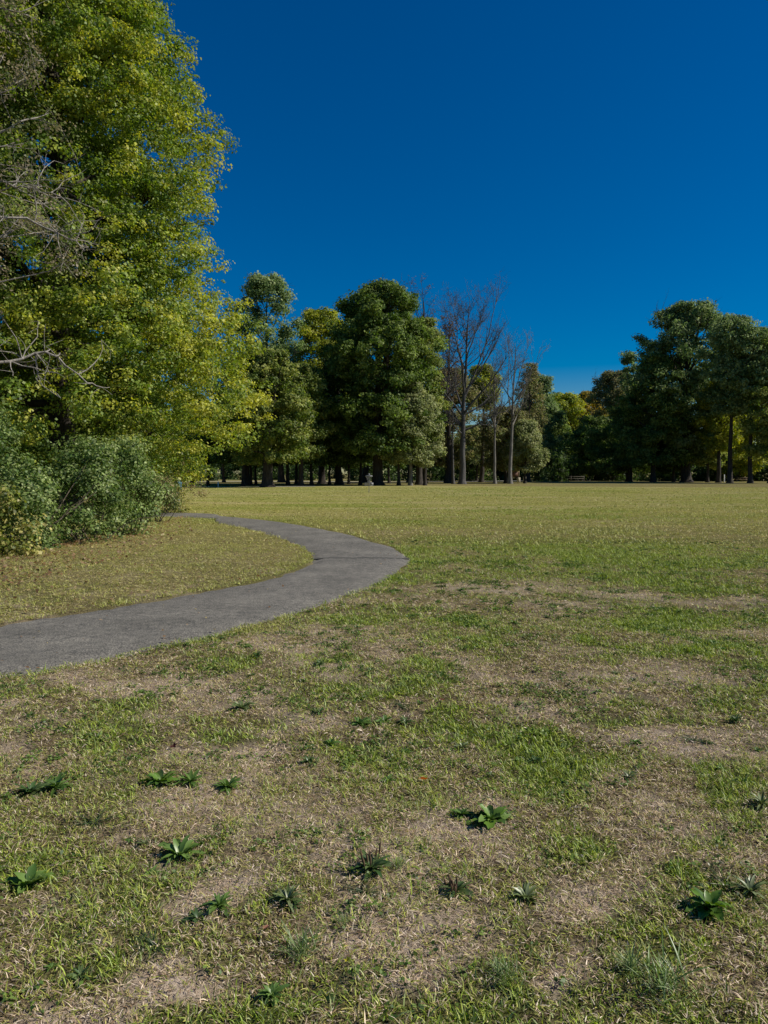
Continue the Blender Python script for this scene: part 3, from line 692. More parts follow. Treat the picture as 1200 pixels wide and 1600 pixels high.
# --- trunks of the wood on the left (three kinds, copied)
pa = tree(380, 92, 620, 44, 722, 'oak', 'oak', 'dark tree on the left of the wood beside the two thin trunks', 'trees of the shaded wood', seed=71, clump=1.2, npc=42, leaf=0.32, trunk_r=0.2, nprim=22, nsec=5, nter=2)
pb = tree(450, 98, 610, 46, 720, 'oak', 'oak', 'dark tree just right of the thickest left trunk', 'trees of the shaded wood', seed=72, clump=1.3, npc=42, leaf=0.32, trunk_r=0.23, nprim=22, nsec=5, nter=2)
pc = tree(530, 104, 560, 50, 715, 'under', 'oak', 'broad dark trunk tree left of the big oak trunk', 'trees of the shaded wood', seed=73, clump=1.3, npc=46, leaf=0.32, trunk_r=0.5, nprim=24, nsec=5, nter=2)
W = 'trees of the shaded wood'
for r, px, D, s, lb in [
    (pa, 325, 95, 0.9, 'thin dark trunk tree at the far left of the wood floor'),
    (pb, 300, 104, 1.0, 'dark tree mostly hidden behind the yellow maple edge'),
    (pb, 392, 100, 0.85, 'left one of two close thin trunks left of the thickest trunk'),
    (pa, 400, 101, 0.85, 'right one of two close thin trunks left of the thickest trunk'),
    (pa, 463, 106, 1.0, 'shaded tree two trunks right of the thickest left trunk'),
    (pb, 487, 99, 0.95, 'dark straight trunk midway between thickest trunk and oak'),
    (pa, 515, 103, 0.9, 'slim trunk just left of the broad dark trunk'),
    (pb, 545, 108, 0.8, 'slim trunk just right of the broad dark trunk'),
    (pa, 563, 101, 1.0, 'dark trunk with flared foot left of the disc golf basket'),
    (pb, 608, 118, 0.9, 'shaded tree behind, right of the big oak trunk'),
    (pa, 350, 125, 1.2, 'background tree above the sunny gap left of the wood'),
    (pc, 440, 128, 1.1, 'broad dark tree deep in the wood behind the thickest trunk'),
    (pc, 570, 130, 1.1, 'broad dark tree deep in the wood behind the oak'),
    (pc, 640, 128, 0.9, 'dark tree deep in the wood behind the three pale trees')]:
    copy_tree(r, px, D, lb, W, px * 0.37, s)
# --- far wood line, indistinguishable dark trees
FW = 'trees of the far wood line'
FL = 'small dark tree of the far wood line, glimpsed between nearer trunks'
rng = np.random.default_rng(5)
for i in range(46):
    px = -60 + i * 29 + rng.uniform(-9, 9); D = rng.uniform(195, 260)
    if 850 < px < 935: continue
    copy_tree([pa, pb, pc][i % 3], px, D, FL, FW, rng.uniform(0, 6), rng.uniform(0.75, 1.15))

for r, px, D, s, lb in [(pa, -60, 62, 1.0, 'dark tree behind the left shrubs, farthest left'), (pb, 60, 66, 1.05, 'dark tree behind the trunk of the maple'),
                        (pa, 150, 70, 1.0, 'dark tree behind the lower maple leaves'), (pb, 228, 80, 0.9, 'dark tree behind the maple leaves near the blue barrel')]:
    copy_tree(r, px, D, lb, W, px * 0.21, s)
# --- dark understorey bushes at the back of the wood
def bush(rng, R, H, sp, n, leaf, name='crown', mat=None, clump=0.35, npc=60, flat=0.8, stems=9, gap=0.0):
    sk = Skel(); cs = []
    for i in range(stems):
        az = rng.uniform(0, 6.28); d = np.array([math.cos(az) * 0.7, math.sin(az) * 0.7, 1.0]) * rng.uniform(0.7, 1.2)
        P = curve(np.array([rng.normal(0, 0.15 * R), rng.normal(0, 0.15 * R), -0.1]), d, H * rng.uniform(0.7, 1.05), rng, 7, 0.16, -0.04)
        sk.add(P, 0.02 * (H / 2) * np.linspace(1, 0.3, 7), 2)
    for i in range(n):
        az = rng.uniform(0, 6.28); cz = rng.random() ** 0.8; rr = R * (rng.random() ** 0.35) * math.sqrt(max(0.05, 1 - (cz * 0.95) ** 2.2)) * (1 + 0.22 * math.sin(3 * az + n) + 0.15 * math.sin(5 * az))
        c_ = np.array([math.cos(az) * rr, math.sin(az) * rr, cz * H]) * (0.78 + 0.4 * float(vnoise(np.array([math.cos(az) * 2 + 9]), np.array([math.sin(az) * 2 + cz * 3 + 9]), n)[0]))
        c_ = c_ * rng.uniform(0.88, 1.16)
        if float(vnoise(np.array([c_[0] * 1.5 + 20]), np.array([c_[2] * 1.8 + c_[1] + 20]), n + 1)[0]) < gap: continue
        cs.append(c_)
    cr = foliage(rng, cs, clump, npc, leaf, PAL[sp], (0, 0), name, mat or M_FAR, 0.04, H, flat=flat, jitter=0.28)
    return sk, cr
rng = np.random.default_rng(90)
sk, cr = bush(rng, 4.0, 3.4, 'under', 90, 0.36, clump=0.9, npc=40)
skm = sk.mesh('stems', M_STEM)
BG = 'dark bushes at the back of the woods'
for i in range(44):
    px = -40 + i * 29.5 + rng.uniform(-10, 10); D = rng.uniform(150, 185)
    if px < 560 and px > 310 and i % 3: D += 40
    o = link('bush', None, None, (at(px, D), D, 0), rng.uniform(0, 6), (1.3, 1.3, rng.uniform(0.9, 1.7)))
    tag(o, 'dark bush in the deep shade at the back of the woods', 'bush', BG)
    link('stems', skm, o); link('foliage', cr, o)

# ------------------------------------------------------------------ the big maple and its neighbours on the left
def maple():
    rng = np.random.default_rng(101)
    H, zb = 27.0, 3.4; ax, ay = -12.0, 28.5
    zs = [0, 2.2, 3.5, 5.8, 9.2, 13.8, 18.3, 23, 27]; rs = [4.0, 5.6, 7.6, 7.2, 6.0, 5.05, 4.2, 3.0, 1.0]
    env = lambda t: float(np.interp(zb + (H - zb) * t, zs, rs))
    sk, cl, tpos = grow(rng, H, zb, lambda t: env(t) * 0.74, 0.5, nprim=80, nsec=8, nter=3, elev=(-0.12, 1.05), lobes=0.07, up=0.03)
    root = link('maple_tree', None, None, (ax, ay, 0)); tag(root, 'tall yellow-green maple filling the left side behind the shrubs', 'tree')
    link('trunk', sk.mesh('trunk', M_BARK), root)
    cs = np.array([c for c, l in cl])
    cs = cs[np.hypot(cs[:, 0], cs[:, 1]) > 1.8]
    cs = clampc(cs, rng, zb, H, env, 3, 0.4, 2.2, 0.8, 1.04)
    lowenv = lambda t: float(np.interp(1.2 + t * 7, zs, rs))
    cs = np.vstack([cs, fill(rng, 5200, 1.6, H, lambda t: float(np.interp(1.6 + (H - 1.6) * t, zs, rs)), 0.3, 0.35, 3, 0.4, 2.2, 0.8), fill(rng, 700, 1.2, 8.2, lowenv, 0.2, 0.3, 8, 0.2, 2.2, 0.8)])
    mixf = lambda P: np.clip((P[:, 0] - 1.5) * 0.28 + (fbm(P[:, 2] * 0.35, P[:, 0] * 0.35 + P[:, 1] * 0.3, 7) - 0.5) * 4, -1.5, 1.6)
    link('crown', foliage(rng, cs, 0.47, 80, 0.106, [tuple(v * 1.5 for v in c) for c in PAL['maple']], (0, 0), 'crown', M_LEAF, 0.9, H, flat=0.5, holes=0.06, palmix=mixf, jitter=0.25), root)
maple()
def side_tree(name, x, y, H, zb, R, sp, label, seed, npc, leaf, clump, nprim=40, holes=0.1, dead=0, r0=0.35, elev=(0.0, 1.1), lobes=.2, env='oak', cat='tree', bark=None):
    rng = np.random.default_rng(seed); e = ENV[env]
    sk, cl, tpos = grow(rng, H, zb, lambda t: R * e(t), r0, nprim=nprim, nsec=7, nter=3, elev=elev, lobes=lobes, rbs=0.35 if dead else 1.0)
    root = link(name, None, None, (x, y, 0)); tag(root, label, cat)
    if dead:
        for c, l in cl[::3]:
            d = np.array([0.5, -0.2, -0.35]) + rng.normal(0, 0.55, 3)
            P = curve(c, d, rng.uniform(0.5, 1.2), rng, 5, 0.22, -0.03); sk.add(P, 0.005 * np.linspace(1, 0.35, 5), 4)
    link('trunk', sk.mesh('trunk', bark or M_BARK), root)
    link('crown', foliage(rng, [c for c, l in cl], clump, npc, leaf, PAL[sp], (0, 0), 'crown', M_LEAF, 0.6, H, flat=0.6, holes=holes), root)
    return root, rng, sk, cl
PAL['ashy'] = [(0.08,0.11,0.03),(0.13,0.16,0.05),(0.20,0.19,0.09),(0.27,0.23,0.14),(0.30,0.25,0.17)]
side_tree('broadleaf_tree', -17.5, 36, 26, 3, 7.0, 'maple', 'green tree behind the tall yellow-green maple', 111, 60, 0.2, 0.9, 44, 0.1)
side_tree('broadleaf_tree', -17.5, 23.5, 19, 3.0, 5.6, 'oakmix', 'dark green tree in the shade left of the maple', 112, 70, 0.13, 0.6, 46, 0.15)
root, rng, sk, cl = side_tree('dying_tree', -11.6, 16.5, 19, 5.0, 4.6, 'ashy', 'dying tree with pale bare twigs at the upper left edge', 113, 60, 0.07, 0.42, 40, 0.2, bark=M_DEAD, elev=(-0.1, 1.0), dead=1)
# dead boughs
def dead_bough(pts, r0, seed, label, D):
    rng = np.random.default_rng(seed); s = Skel()
    W_ = np.array([[at(px, D + dz), D + dz, zat(py, D + dz)] for px, py, dz in pts])
    W_ = np.array([[np.interp(t, np.linspace(0, 1, len(W_)), W_[:, k]) for k in range(3)] for t in np.linspace(0, 1, 12)])
    W_[1:-1] += rng.normal(0, 0.03, (10, 3))
    loc = W_[0].copy(); P = W_ - loc; s.add(P, r0 * np.linspace(1, 0.25, 12), 1)
    for i in range(14):
        a = rng.integers(3, 12); d = rng.normal(0, 0.7, 3) + np.array([0.5, 0, 0.1]); Q = curve(P[a], d, rng.uniform(0.5, 1.4), rng, 6, 0.25, 0.0)
        s.add(Q, r0 * 0.35 * np.linspace(1, 0.3, 6), 2)
        for j in range(4):
            b = rng.integers(1, 6); Q2 = curve(Q[b], rng.normal(0, 1, 3), rng.uniform(0.2, 0.6), rng, 4, 0.3, 0); s.add(Q2, r0 * 0.14 * np.linspace(1, 0.4, 4), 3)
    o = link('dead_branch', s.mesh('dead_branch', M_DEAD), root); 
    o.location = loc - np.array([-11.6, 16.5, 0]); o['label'] = label
dead_bough([(-150, 590, -0.5), (-20, 570, 0.5), (30, 567, 1), (70, 548, 1.2), (110, 570, 1.3), (140, 600, 1.4)], 0.05, 1, 'pale dead bough hooking to the right above the shrubs', 17)
dead_bough([(-140, 200, -0.5), (-10, 280, 0), (30, 300, 0.5), (60, 305, 0.5), (90, 310, 0.5)], 0.035, 2, 'pale dead twig in the upper left', 16.5)
dead_bough([(-120, 330, -0.5), (0, 345, 0), (55, 348, 0.5), (90, 368, 0.5), (125, 385, 0.5), (140, 398, 0.5)], 0.035, 3, 'drooping pale dead twig at the left edge', 16.5)

# roadside shrubs
def shrub(px, base, hpx, half, sp, label, seed, n=150, leaf=0.07, clump=0.34, npc=75, dy=0.8, name='shrub', stems=12):
    rng = np.random.default_rng(seed)
    x, y = map(float, unproj(px, base)); H = hpx / FPX * y * 0.9; R = half / FPX * y
    y += R * dy; x = at(px, y)
    sk, cr = bush(rng, R, H, sp, n, leaf, name='foliage', mat=M_LEAF, clump=clump, npc=npc, stems=stems, flat=0.6, gap=0.42)
    root = link(name, None, None, (x, y, 0)); tag(root, label, 'shrub')
    link('stems', sk.mesh('stems', M_STEM), root); link('foliage', cr, root)
PAL['shrubyel'] = [(0.14,0.18,0.035),(0.22,0.25,0.05),(0.32,0.31,0.08),(0.38,0.34,0.12)]
PAL['shrubbrn'] = [(0.12,0.17,0.05),(0.18,0.22,0.07),(0.26,0.25,0.10),(0.24,0.18,0.09)]
shrub(128, 850, 165, 75, 'shrub', 'tall blue-green shrub in the middle of the shrubs under the maple', 121, 230)
shrub(200, 836, 150, 62, 'shrub', 'bushy grey-green shrub right of the tallest shrub', 122, 230)
shrub(248, 816, 80, 34, 'shrubbrn', 'low olive shrub with brown tips at the right end of the shrubs', 123, 110, npc=70)
shrub(262, 803, 62, 26, 'shrubyel', 'small yellow-brown shrub touching the far footpath', 124, 90, npc=60)
shrub(48, 862, 200, 70, 'shrub', 'dark leafy shrub at the left of the tallest shrub', 125, 150, npc=80)
shrub(-8, 872, 105, 44, 'shrubyel', 'yellow-leaved low shrub at the left edge', 126, 120, leaf=0.075, npc=60)
shrub(-40, 850, 230, 80, 'shrub', 'tall green shrub cut by the left edge', 127, 200)
shrub(160, 800, 190, 95, 'shrub', 'tall green shrub behind the blue-green shrubs', 128, 280, leaf=0.075, clump=0.4)
shrub(235, 790, 150, 60, 'shrubbrn', 'leafy bush under the right side of the maple', 129, 240, leaf=0.08, clump=0.42)
shrub(60, 800, 230, 110, 'shrub', 'tall dark bush behind the left shrubs', 130, 280, leaf=0.075, clump=0.42)

# tufts of tall dry weeds along the shrub foot and fallen leaves
def litter(name, n, fx, fy, size, pal, label, seed, keep=None):
    rng = np.random.default_rng(seed); px = rng.uniform(*fx, n); t = rng.random(n)
    py = fy(px, t, rng); x, y = unproj(px, py); pd = path_dist(x, y); k = pd < -0.05; x, y = x[k], y[k]; n = len(x)
    C = np.stack([x, y, gz(x, y) + 0.018 + 0.02 * rng.random(n)], 1)
    Nn = np.array([0, 0, 1.0]) + rng.normal(0, 0.45, (n, 3))
    pal = np.array(pal); V, F = leaf_quads(C, Nn, size * rng.uniform(0.6, 1.3, n), rng, 0.8)
    o = link(name, mesh_np(name, V, [F], M_LEAF, pal[rng.integers(0, len(pal), n)] * rng.uniform(0.7, 1.2, (n, 1))))
    tag(o, label, 'fallen leaves', kind='stuff')
LP = [(0.34,0.22,0.12),(0.42,0.30,0.18),(0.28,0.17,0.09),(0.45,0.36,0.16),(0.22,0.12,0.06)]
litter('fallen_leaves', 1900, (-60, 300), lambda px, t, r: 868 - px * 0.18 + (t ** 2.2) * 55 * (1 - px / 700) - np.where(px > 220, (px - 220) * 0.15, 0), 0.06, LP, 'brown fallen leaves along the foot of the shrubs', 5)
litter('fallen_leaves', 500, (-50, 470), lambda px, t, r: 830 + t * 130, 0.05, LP, 'scattered fallen leaves on the grass inside the path bend', 6)

def path_leaves():
    rng = np.random.default_rng(41); t = rng.integers(30, len(OUTD) - 12, 90); u = np.where(rng.random(90) < 0.6, rng.beta(0.6, 3, 90), rng.random(90))
    u = np.where(rng.random(90) < 0.5, u, 1 - u)
    P = OUTD[t] * (1 - u)[:, None] + INND[t] * u[:, None] + rng.normal(0, 0.05, (90, 2))
    C = np.c_[P, gz(P[:, 0], P[:, 1]) * 0.6 + 0.03]; Nn = np.array([0, 0, 1.0]) + rng.normal(0, 0.3, (90, 3))
    V, F = leaf_quads(C, Nn, rng.uniform(0.015, 0.05, 90), rng, 0.7); pal = np.array(LP)
    o = link('fallen_leaves', mesh_np('path_leaves', V, [F], M_LEAF, pal[rng.integers(0, len(LP), 90)]))
    tag(o, 'few stray leaf scraps lying on the asphalt footpath', 'fallen leaves', kind='stuff')
path_leaves()
# ------------------------------------------------------------------ weeds
def rosette(R, kind, rng, H=0.6):
    """leaf rosette of radius R"""
    V = []; Q = []; C = []; n0 = 0
    nl, wr, cols = {'dock': (26, 0.25, [(0.11,0.19,0.035),(0.16,0.26,0.06),(0.08,0.15,0.03)]),
                    'broad': (19, 0.40, [(0.07,0.14,0.025),(0.12,0.22,0.03),(0.15,0.24,0.05)]),
                    'grey': (30, 0.17, [(0.15,0.20,0.07),(0.11,0.15,0.045),(0.20,0.24,0.11)]),
                    'dark': (22, 0.24, [(0.05,0.10,0.025),(0.08,0.14,0.04),(0.11,0.16,0.05)]),
                    'creep': (60, 0.45, [(0.04,0.08,0.025),(0.07,0.11,0.035),(0.09,0.13,0.05)]),
                    'tuft': (120, 0.03, [(0.12,0.20,0.04),(0.18,0.27,0.07),(0.22,0.28,0.12)])}[kind]
    for i in range(nl):
        az = i * 2.4 + rng.normal(0, 0.25); inner = i / nl
        L = R * rng.uniform(0.65, 1.15) * (1 - 0.3 * inner); el = 0.18 + 0.85 * inner + rng.normal(0, 0.12)
        p0 = np.zeros(3)
        if kind == 'creep':
            L = R * 0.16 * rng.uniform(0.7, 1.4); rr = R * rng.random() ** 0.6; a2 = rng.uniform(0, 6.28)
            p0 = np.array([rr * math.cos(a2) * 1.4, rr * math.sin(a2) * 0.8, rng.uniform(0, 0.02)]); el = rng.uniform(0.1, 0.9)
        if kind == 'tuft':
            el = rng.uniform(0.5, 1.5); L *= rng.uniform(0.5, 1.15)
            p0 = np.array([rng.normal(0, R * 0.2), rng.normal(0, R * 0.2), 0])
        w = L * wr * rng.uniform(0.8, 1.15); K = 7
        s = np.linspace(0, 1, K); e = el - s * rng.uniform(0.5, 1.0)
        hx = np.concatenate([[0], np.cumsum(np.cos(e[:-1]) * L / (K - 1))]); hz = np.concatenate([[0], np.cumsum(np.sin(e[:-1]) * L / (K - 1))])
        hz = np.maximum(hz, -0.005)
        prof = np.sin(np.pi * np.clip(s * 0.86 + 0.12, 0, 1)) ** 0.8; prof[0] = 0.22; prof[-1] = 0.03
        dr = np.array([math.cos(az), math.sin(az)]); sdv = np.array([-math.sin(az), math.cos(az)])
        wav = 0.12 * np.sin(s * 17 + rng.uniform(0, 6)) * w
        roll = rng.normal(0, 0.25)
        for lat in (-1, 0, 1):
            xy = dr[None] * hx[:, None] + sdv[None] * (lat * prof * w / 2)[:, None]
            z = hz + (abs(lat) * prof * w * 0.18) + lat * prof * w * roll * 0.5 + (wav * lat if lat else 0) + 0.006
            V.append(np.c_[xy, z] + p0)
        if kind == 'creep':                 # thin runner from the root to this leaf
            q = np.linspace(0, 1, K)[:, None] * p0[None]; q[:, 2] += 0.004
            sv = np.array([-p0[1], p0[0], 0]); sv = sv / (np.linalg.norm(sv) + 1e-6) * 0.0012
            for lat in (-1, 0, 1): V.append(q + sv * lat + np.array([0, 0, 0.001 * (1 - abs(lat))]))
            a = n0 + np.arange(K - 1)
            Q.append(np.stack([a, a + 1, a + 1 + K, a + K], 1)); Q.append(np.stack([a + K, a + K + 1, a + 1 + 2 * K, a + 2 * K], 1))
            C.append(np.tile(np.array([0.14, 0.12, 0.05]), (2 * (K - 1), 1))); n0 += 3 * K
        a = n0 + np.arange(K - 1)
        Q.append(np.stack([a, a + 1, a + 1 + K, a + K], 1)); Q.append(np.stack([a + K, a + K + 1, a + 1 + 2 * K, a + 2 * K], 1))
        c = np.array(cols[rng.integers(0, len(cols))]) * rng.uniform(0.85, 1.15)
        C.append(np.tile(c, (2 * (K - 1), 1))); n0 += 3 * K
    return mesh_np('leaves', np.concatenate(V), [np.concatenate(Q)], M_WEED, np.concatenate(C), smooth=True)
M_SEED = plain_mat('seed_head', (0.11, 0.065, 0.035), 0.9, var=0.4, scale=60)
WEEDS = [
 (280,1338,38,'dock','bright green rosette weed with broad tongue leaves alone on straw'),
 (250,1226,32,'broad','dark glossy weed at the left of a row of three'),
 (298,1224,28,'dock','leafy weed in the middle of a row of three'),
 (356,1230,26,'dock','small green weed at the right end of a row of three'),
 (48,1240,34,'dark','dark low weed near the left edge, left one of a pair'),
 (88,1234,30,'dock','leafy weed near the left edge, right one of a pair'),
 (148,1284,40,'creep','dark creeping clover-like patch below the pair at the left'),
 (450,1416,31,'grey','grey-green weed with narrow upright leaves'),
 (342,1422,28,'dock','green weed left of the grey-green narrow-leaved weed'),
 (580,1368,36,'dark','plantain with dark leaves and short seed spikes in the middle'),
 (622,1362,22,'tuft','grassy tuft against the right side of the plantain'),
 (572,1398,24,'creep','small dark creeping weed just below the plantain'),
 (713,1398,27,'dark','plantain with upright brown seed spikes'),
 (766,1284,36,'broad','broad-leaved glossy weed below the bare patch'),
 (722,1276,24,'dock','small weed left of the broad-leaved glossy weed'),
 (822,1408,30,'grey','narrow-leaved weed right of the brown-spiked plantain'),
 (1108,1430,40,'broad','large broad-leaved dark weed near the lower right'),
 (1130,1385,44,'creep','dark tangled weed patch above the large broad-leaved weed'),
 (1172,1400,30,'grey','grey feathery weed right of the tangled patch'),
 (562,1133,20,'dock','small bright weed on pale soil, left one of a line'),
 (600,1129,17,'dock','small weed in the middle of the line on pale soil'),
 (634,1130,17,'dark','small dark weed at the right end of the line on pale soil'),
 (632,1108,20,'creep','creeping patch above the line of small weeds'),
 (500,1116,13,'dark','tiny dark weed left of the line of small weeds'),
 (378,1107,24,'grey','grey-green weed below the near footpath bend'),
 (402,1028,13,'dark','tiny dark weed close to the footpath edge'),
 (516,1166,17,'dock','weed with pointed leaves, upper one of two left of centre'),
 (482,1190,17,'dark','dark weed with pointed leaves, lower one of two left of centre'),
 (1085,1160,19,'creep','dark weed clump on the right side of the lawn'),
 (45,1378,38,'broad','wide leafy weed patch at the lower left edge'),
 (240,1482,28,'creep','dark creeping weed at the lower left'),
 (126,1524,18,'dark','small dark spiky weed at the bottom left'),
 (536,1448,17,'tuft','bright green little tuft left of bottom centre'),
 (470,1490,44,'tuft','long-bladed pale green grass tuft near the bottom centre'),
 (425,1562,24,'dock','leafy weed below the long-bladed tuft'),
 (1190,1262,24,'grey','grey weed at the right edge'),
 (574,1130,12,'dark','tiny weed tucked beside the bright weed on pale soil'),
 (870,946,13,'creep','small dark weed on the pale patch beyond the path'),
 (908,965,12,'creep','tiny dark weed right of the pale patch'),
 (500,598+440,14,'dark','tiny dark weed between the footpath and the pale soil'),
 (722,1170,17,'grey','pale-leaved weed in the bright green patch'),
 (1040,1560,60,'tuft','long coarse grass tuft at the bottom right'),
 (985,1525,36,'tuft','coarse grass tuft left of the bottom right tuft'),
 (790,1535,40,'tuft','yellow-green grass tuft at the bottom centre right'),
 (1150,1130,18,'dark','tiny dark weed close to the right edge'),
]
for i, (px, py, rp, kind, lab) in enumerate(WEEDS):
    rng = np.random.default_rng(300 + i)
    x, y = map(float, unproj(px, py)); R = rp / FPX * math.hypot(y, HCAM) * 1.1
    me = rosette(R, kind, rng)
    nm = 'grass_tuft' if kind == 'tuft' else 'weed_plant'
    zg = float(gz(np.array([x]), np.array([y]))[0]) + 0.002
    if i in (9, 12):
        root = link(nm, None, None, (x, y, zg), rng.uniform(0, 6)); tag(root, lab, 'weed')
        link('leaves', me, root)
        for j in range(11 if i == 12 else 8):
            az = rng.uniform(0, 6.28); rr = R * rng.uniform(0.05, 0.45); h = R * rng.uniform(0.5, 0.95)
            b = MB(); tx = rr * math.cos(az); ty = rr * math.sin(az)
            zz = [0, 0.4, 0.55, 0.8, 1.0]
            b.tube([(tx * (1 + z * 0.5), ty * (1 + z * 0.5), z * h) for z in zz], [0.0012, 0.0012, 0.0035, 0.004, 0.0008], 6)
            b.build('seed_stalk', M_SEED, root)
    else:
        o = link(nm, me, None, (x, y, zg), rng.uniform(0, 6)); tag(o, lab, 'grass tuft' if kind == 'tuft' else 'weed')
# low clover-like ground cover in small patches
def cover():
    rng = np.random.default_rng(77); n = 64000
    y = np.sqrt(rng.uniform(1.2 ** 2, 13 ** 2, n)); x = rng.uniform(-1, 1, n) * (0.6 * y + 2.5)
    k = (fbm(x * 2.3, y * 2.3, 83) > 0.57) & (fbm(x * 9, y * 9, 84, 2) > 0.5) & (path_dist(x, y) < -0.03)
    k |= (rng.random(n) < 0.02) & (path_dist(x, y) < -0.03)
    k &= ~((x < -1.0) & (y > 7))
    x, y = x[k], y[k]; m = 9; cx = np.repeat(x, m) + rng.normal(0, 0.016, len(x) * m); cy = np.repeat(y, m) + rng.normal(0, 0.016, len(x) * m)
    C = np.stack([cx, cy, gz(cx, cy) + rng.uniform(0.004, 0.024, len(cx))], 1)
    Nn = np.array([0, 0, 1.0]) + rng.normal(0, 0.5, C.shape)
    V, F = leaf_quads(C, Nn, rng.uniform(0.008, 0.02, len(C)) * (1 + 0.04 * cy), rng, 0.7)
    pal = np.array([(0.07,0.13,0.02),(0.11,0.18,0.03),(0.16,0.23,0.045),(0.045,0.085,0.018)])
    o = link('ground_cover', mesh_np('ground_cover', V, [F], M_GRASS, pal[rng.integers(0, 4, len(C))] * rng.uniform(0.8, 1.3, (len(C), 1))))
    tag(o, 'low dark green clover growing in patches among the dry grass', 'ground cover', kind='stuff')
cover()
def small_weeds():
    rng = np.random.default_rng(12); protos = []
    for k in ('dock', 'dark', 'grey', 'broad', 'dark', 'dock'):
        me = rosette(1.0, k, np.random.default_rng(len(protos) + 50)); nv = len(me.vertices)
        V = np.empty(nv * 3, np.float32); me.vertices.foreach_get('co', V); V = V.reshape(-1, 3)
        nf = len(me.polygons); F = np.empty(nf * 4, np.int32); me.polygons.foreach_get('vertices', F); C = np.empty(nf * 4, np.float32)
        me.attributes['tint'].data.foreach_get('color', C); protos.append((V, F.reshape(-1, 4), C.reshape(-1, 4)[:, :3])); bpy.data.meshes.remove(me)
    n = 3200; y = np.sqrt(rng.uniform(1.6 ** 2, 17 ** 2, n)); x = rng.uniform(-1, 1, n) * (0.6 * y + 2)
    k = (fbm(x * 1.1, y * 1.1, 95) + 0.25 * rng.random(n) > 0.66) & (path_dist(x, y) < -0.08) & ~((x < -1) & (y > 7))
    x, y = x[k], y[k]; Vs = []; Fs = []; Cs = []; m = 0
    for a, b in zip(x, y):
        V, F, C = protos[rng.integers(0, 6)]; s_ = rng.uniform(0.022, 0.06) * (1 + 0.02 * b); r = rng.uniform(0, 6.28); c, s2 = math.cos(r), math.sin(r)
        P = np.stack([(V[:, 0] * c - V[:, 1] * s2) * s_ + a, (V[:, 0] * s2 + V[:, 1] * c) * s_ + b, V[:, 2] * s_ * rng.uniform(0.5, 1.0)], 1)
        P[:, 2] += float(gz(np.array([a]), np.array([b]))[0]) + 0.004
        Vs.append(P); Fs.append(F + m); Cs.append(C * rng.uniform(0.7, 1.2)); m += len(V)
    o = link('small_weeds', mesh_np('small_weeds', np.concatenate(Vs), [np.concatenate(Fs)], M_WEED, np.concatenate(Cs), smooth=True))
    tag(o, 'countless tiny broad-leaved weeds sprinkled through the near lawn', 'weeds', kind='stuff')
small_weeds()
# single fallen leaves on the lawn
def single_leaf(px, py, size, c, label, seed):
    rng = np.random.default_rng(seed); x, y = map(float, unproj(px, py))
    th = np.linspace(0, 2 * math.pi, 22, endpoint=False); r = size / 2 * (0.72 + 0.28 * np.cos(5 * th)) * (1 + 0.1 * rng.normal(size=22))
    V = np.c_[r * np.cos(th), r * np.sin(th), 0.35 * r * np.abs(np.sin(th)) + 0.004]
    V = np.vstack([V, [0, 0, 0]]); F = np.stack([np.arange(22), (np.arange(22) + 1) % 22, np.full(22, 22)], 1)
    me = mesh_np('leaf', V, [F], M_LEAF, np.tile(np.array(c), (22, 1)), smooth=True)
    o = link('fallen_leaf', me, None, (x, y, float(gz(np.array([x]), np.array([y]))[0]) + 0.022), rng.uniform(0, 6)); o.rotation_euler[0] = 0.35
    tag(o, label, 'leaf')
single_leaf(662, 1224, 0.055, (0.40, 0.11, 0.03), 'curled orange leaf lying in the middle of the lawn', 1)
single_leaf(272, 1173, 0.05, (0.10, 0.03, 0.03), 'dark red leaf above the row of three weeds', 2)
single_leaf(690, 1101, 0.05, (0.16, 0.05, 0.04), 'dark red leaf right of the small weeds on pale soil', 3)
single_leaf(417, 1464, 0.03, (0.45, 0.22, 0.15), 'pinkish leaf scrap below the grey-green weed', 4)
single_leaf(543, 1513, 0.022, (0.55, 0.50, 0.04), 'tiny yellow leaf near the long-bladed tuft', 5)

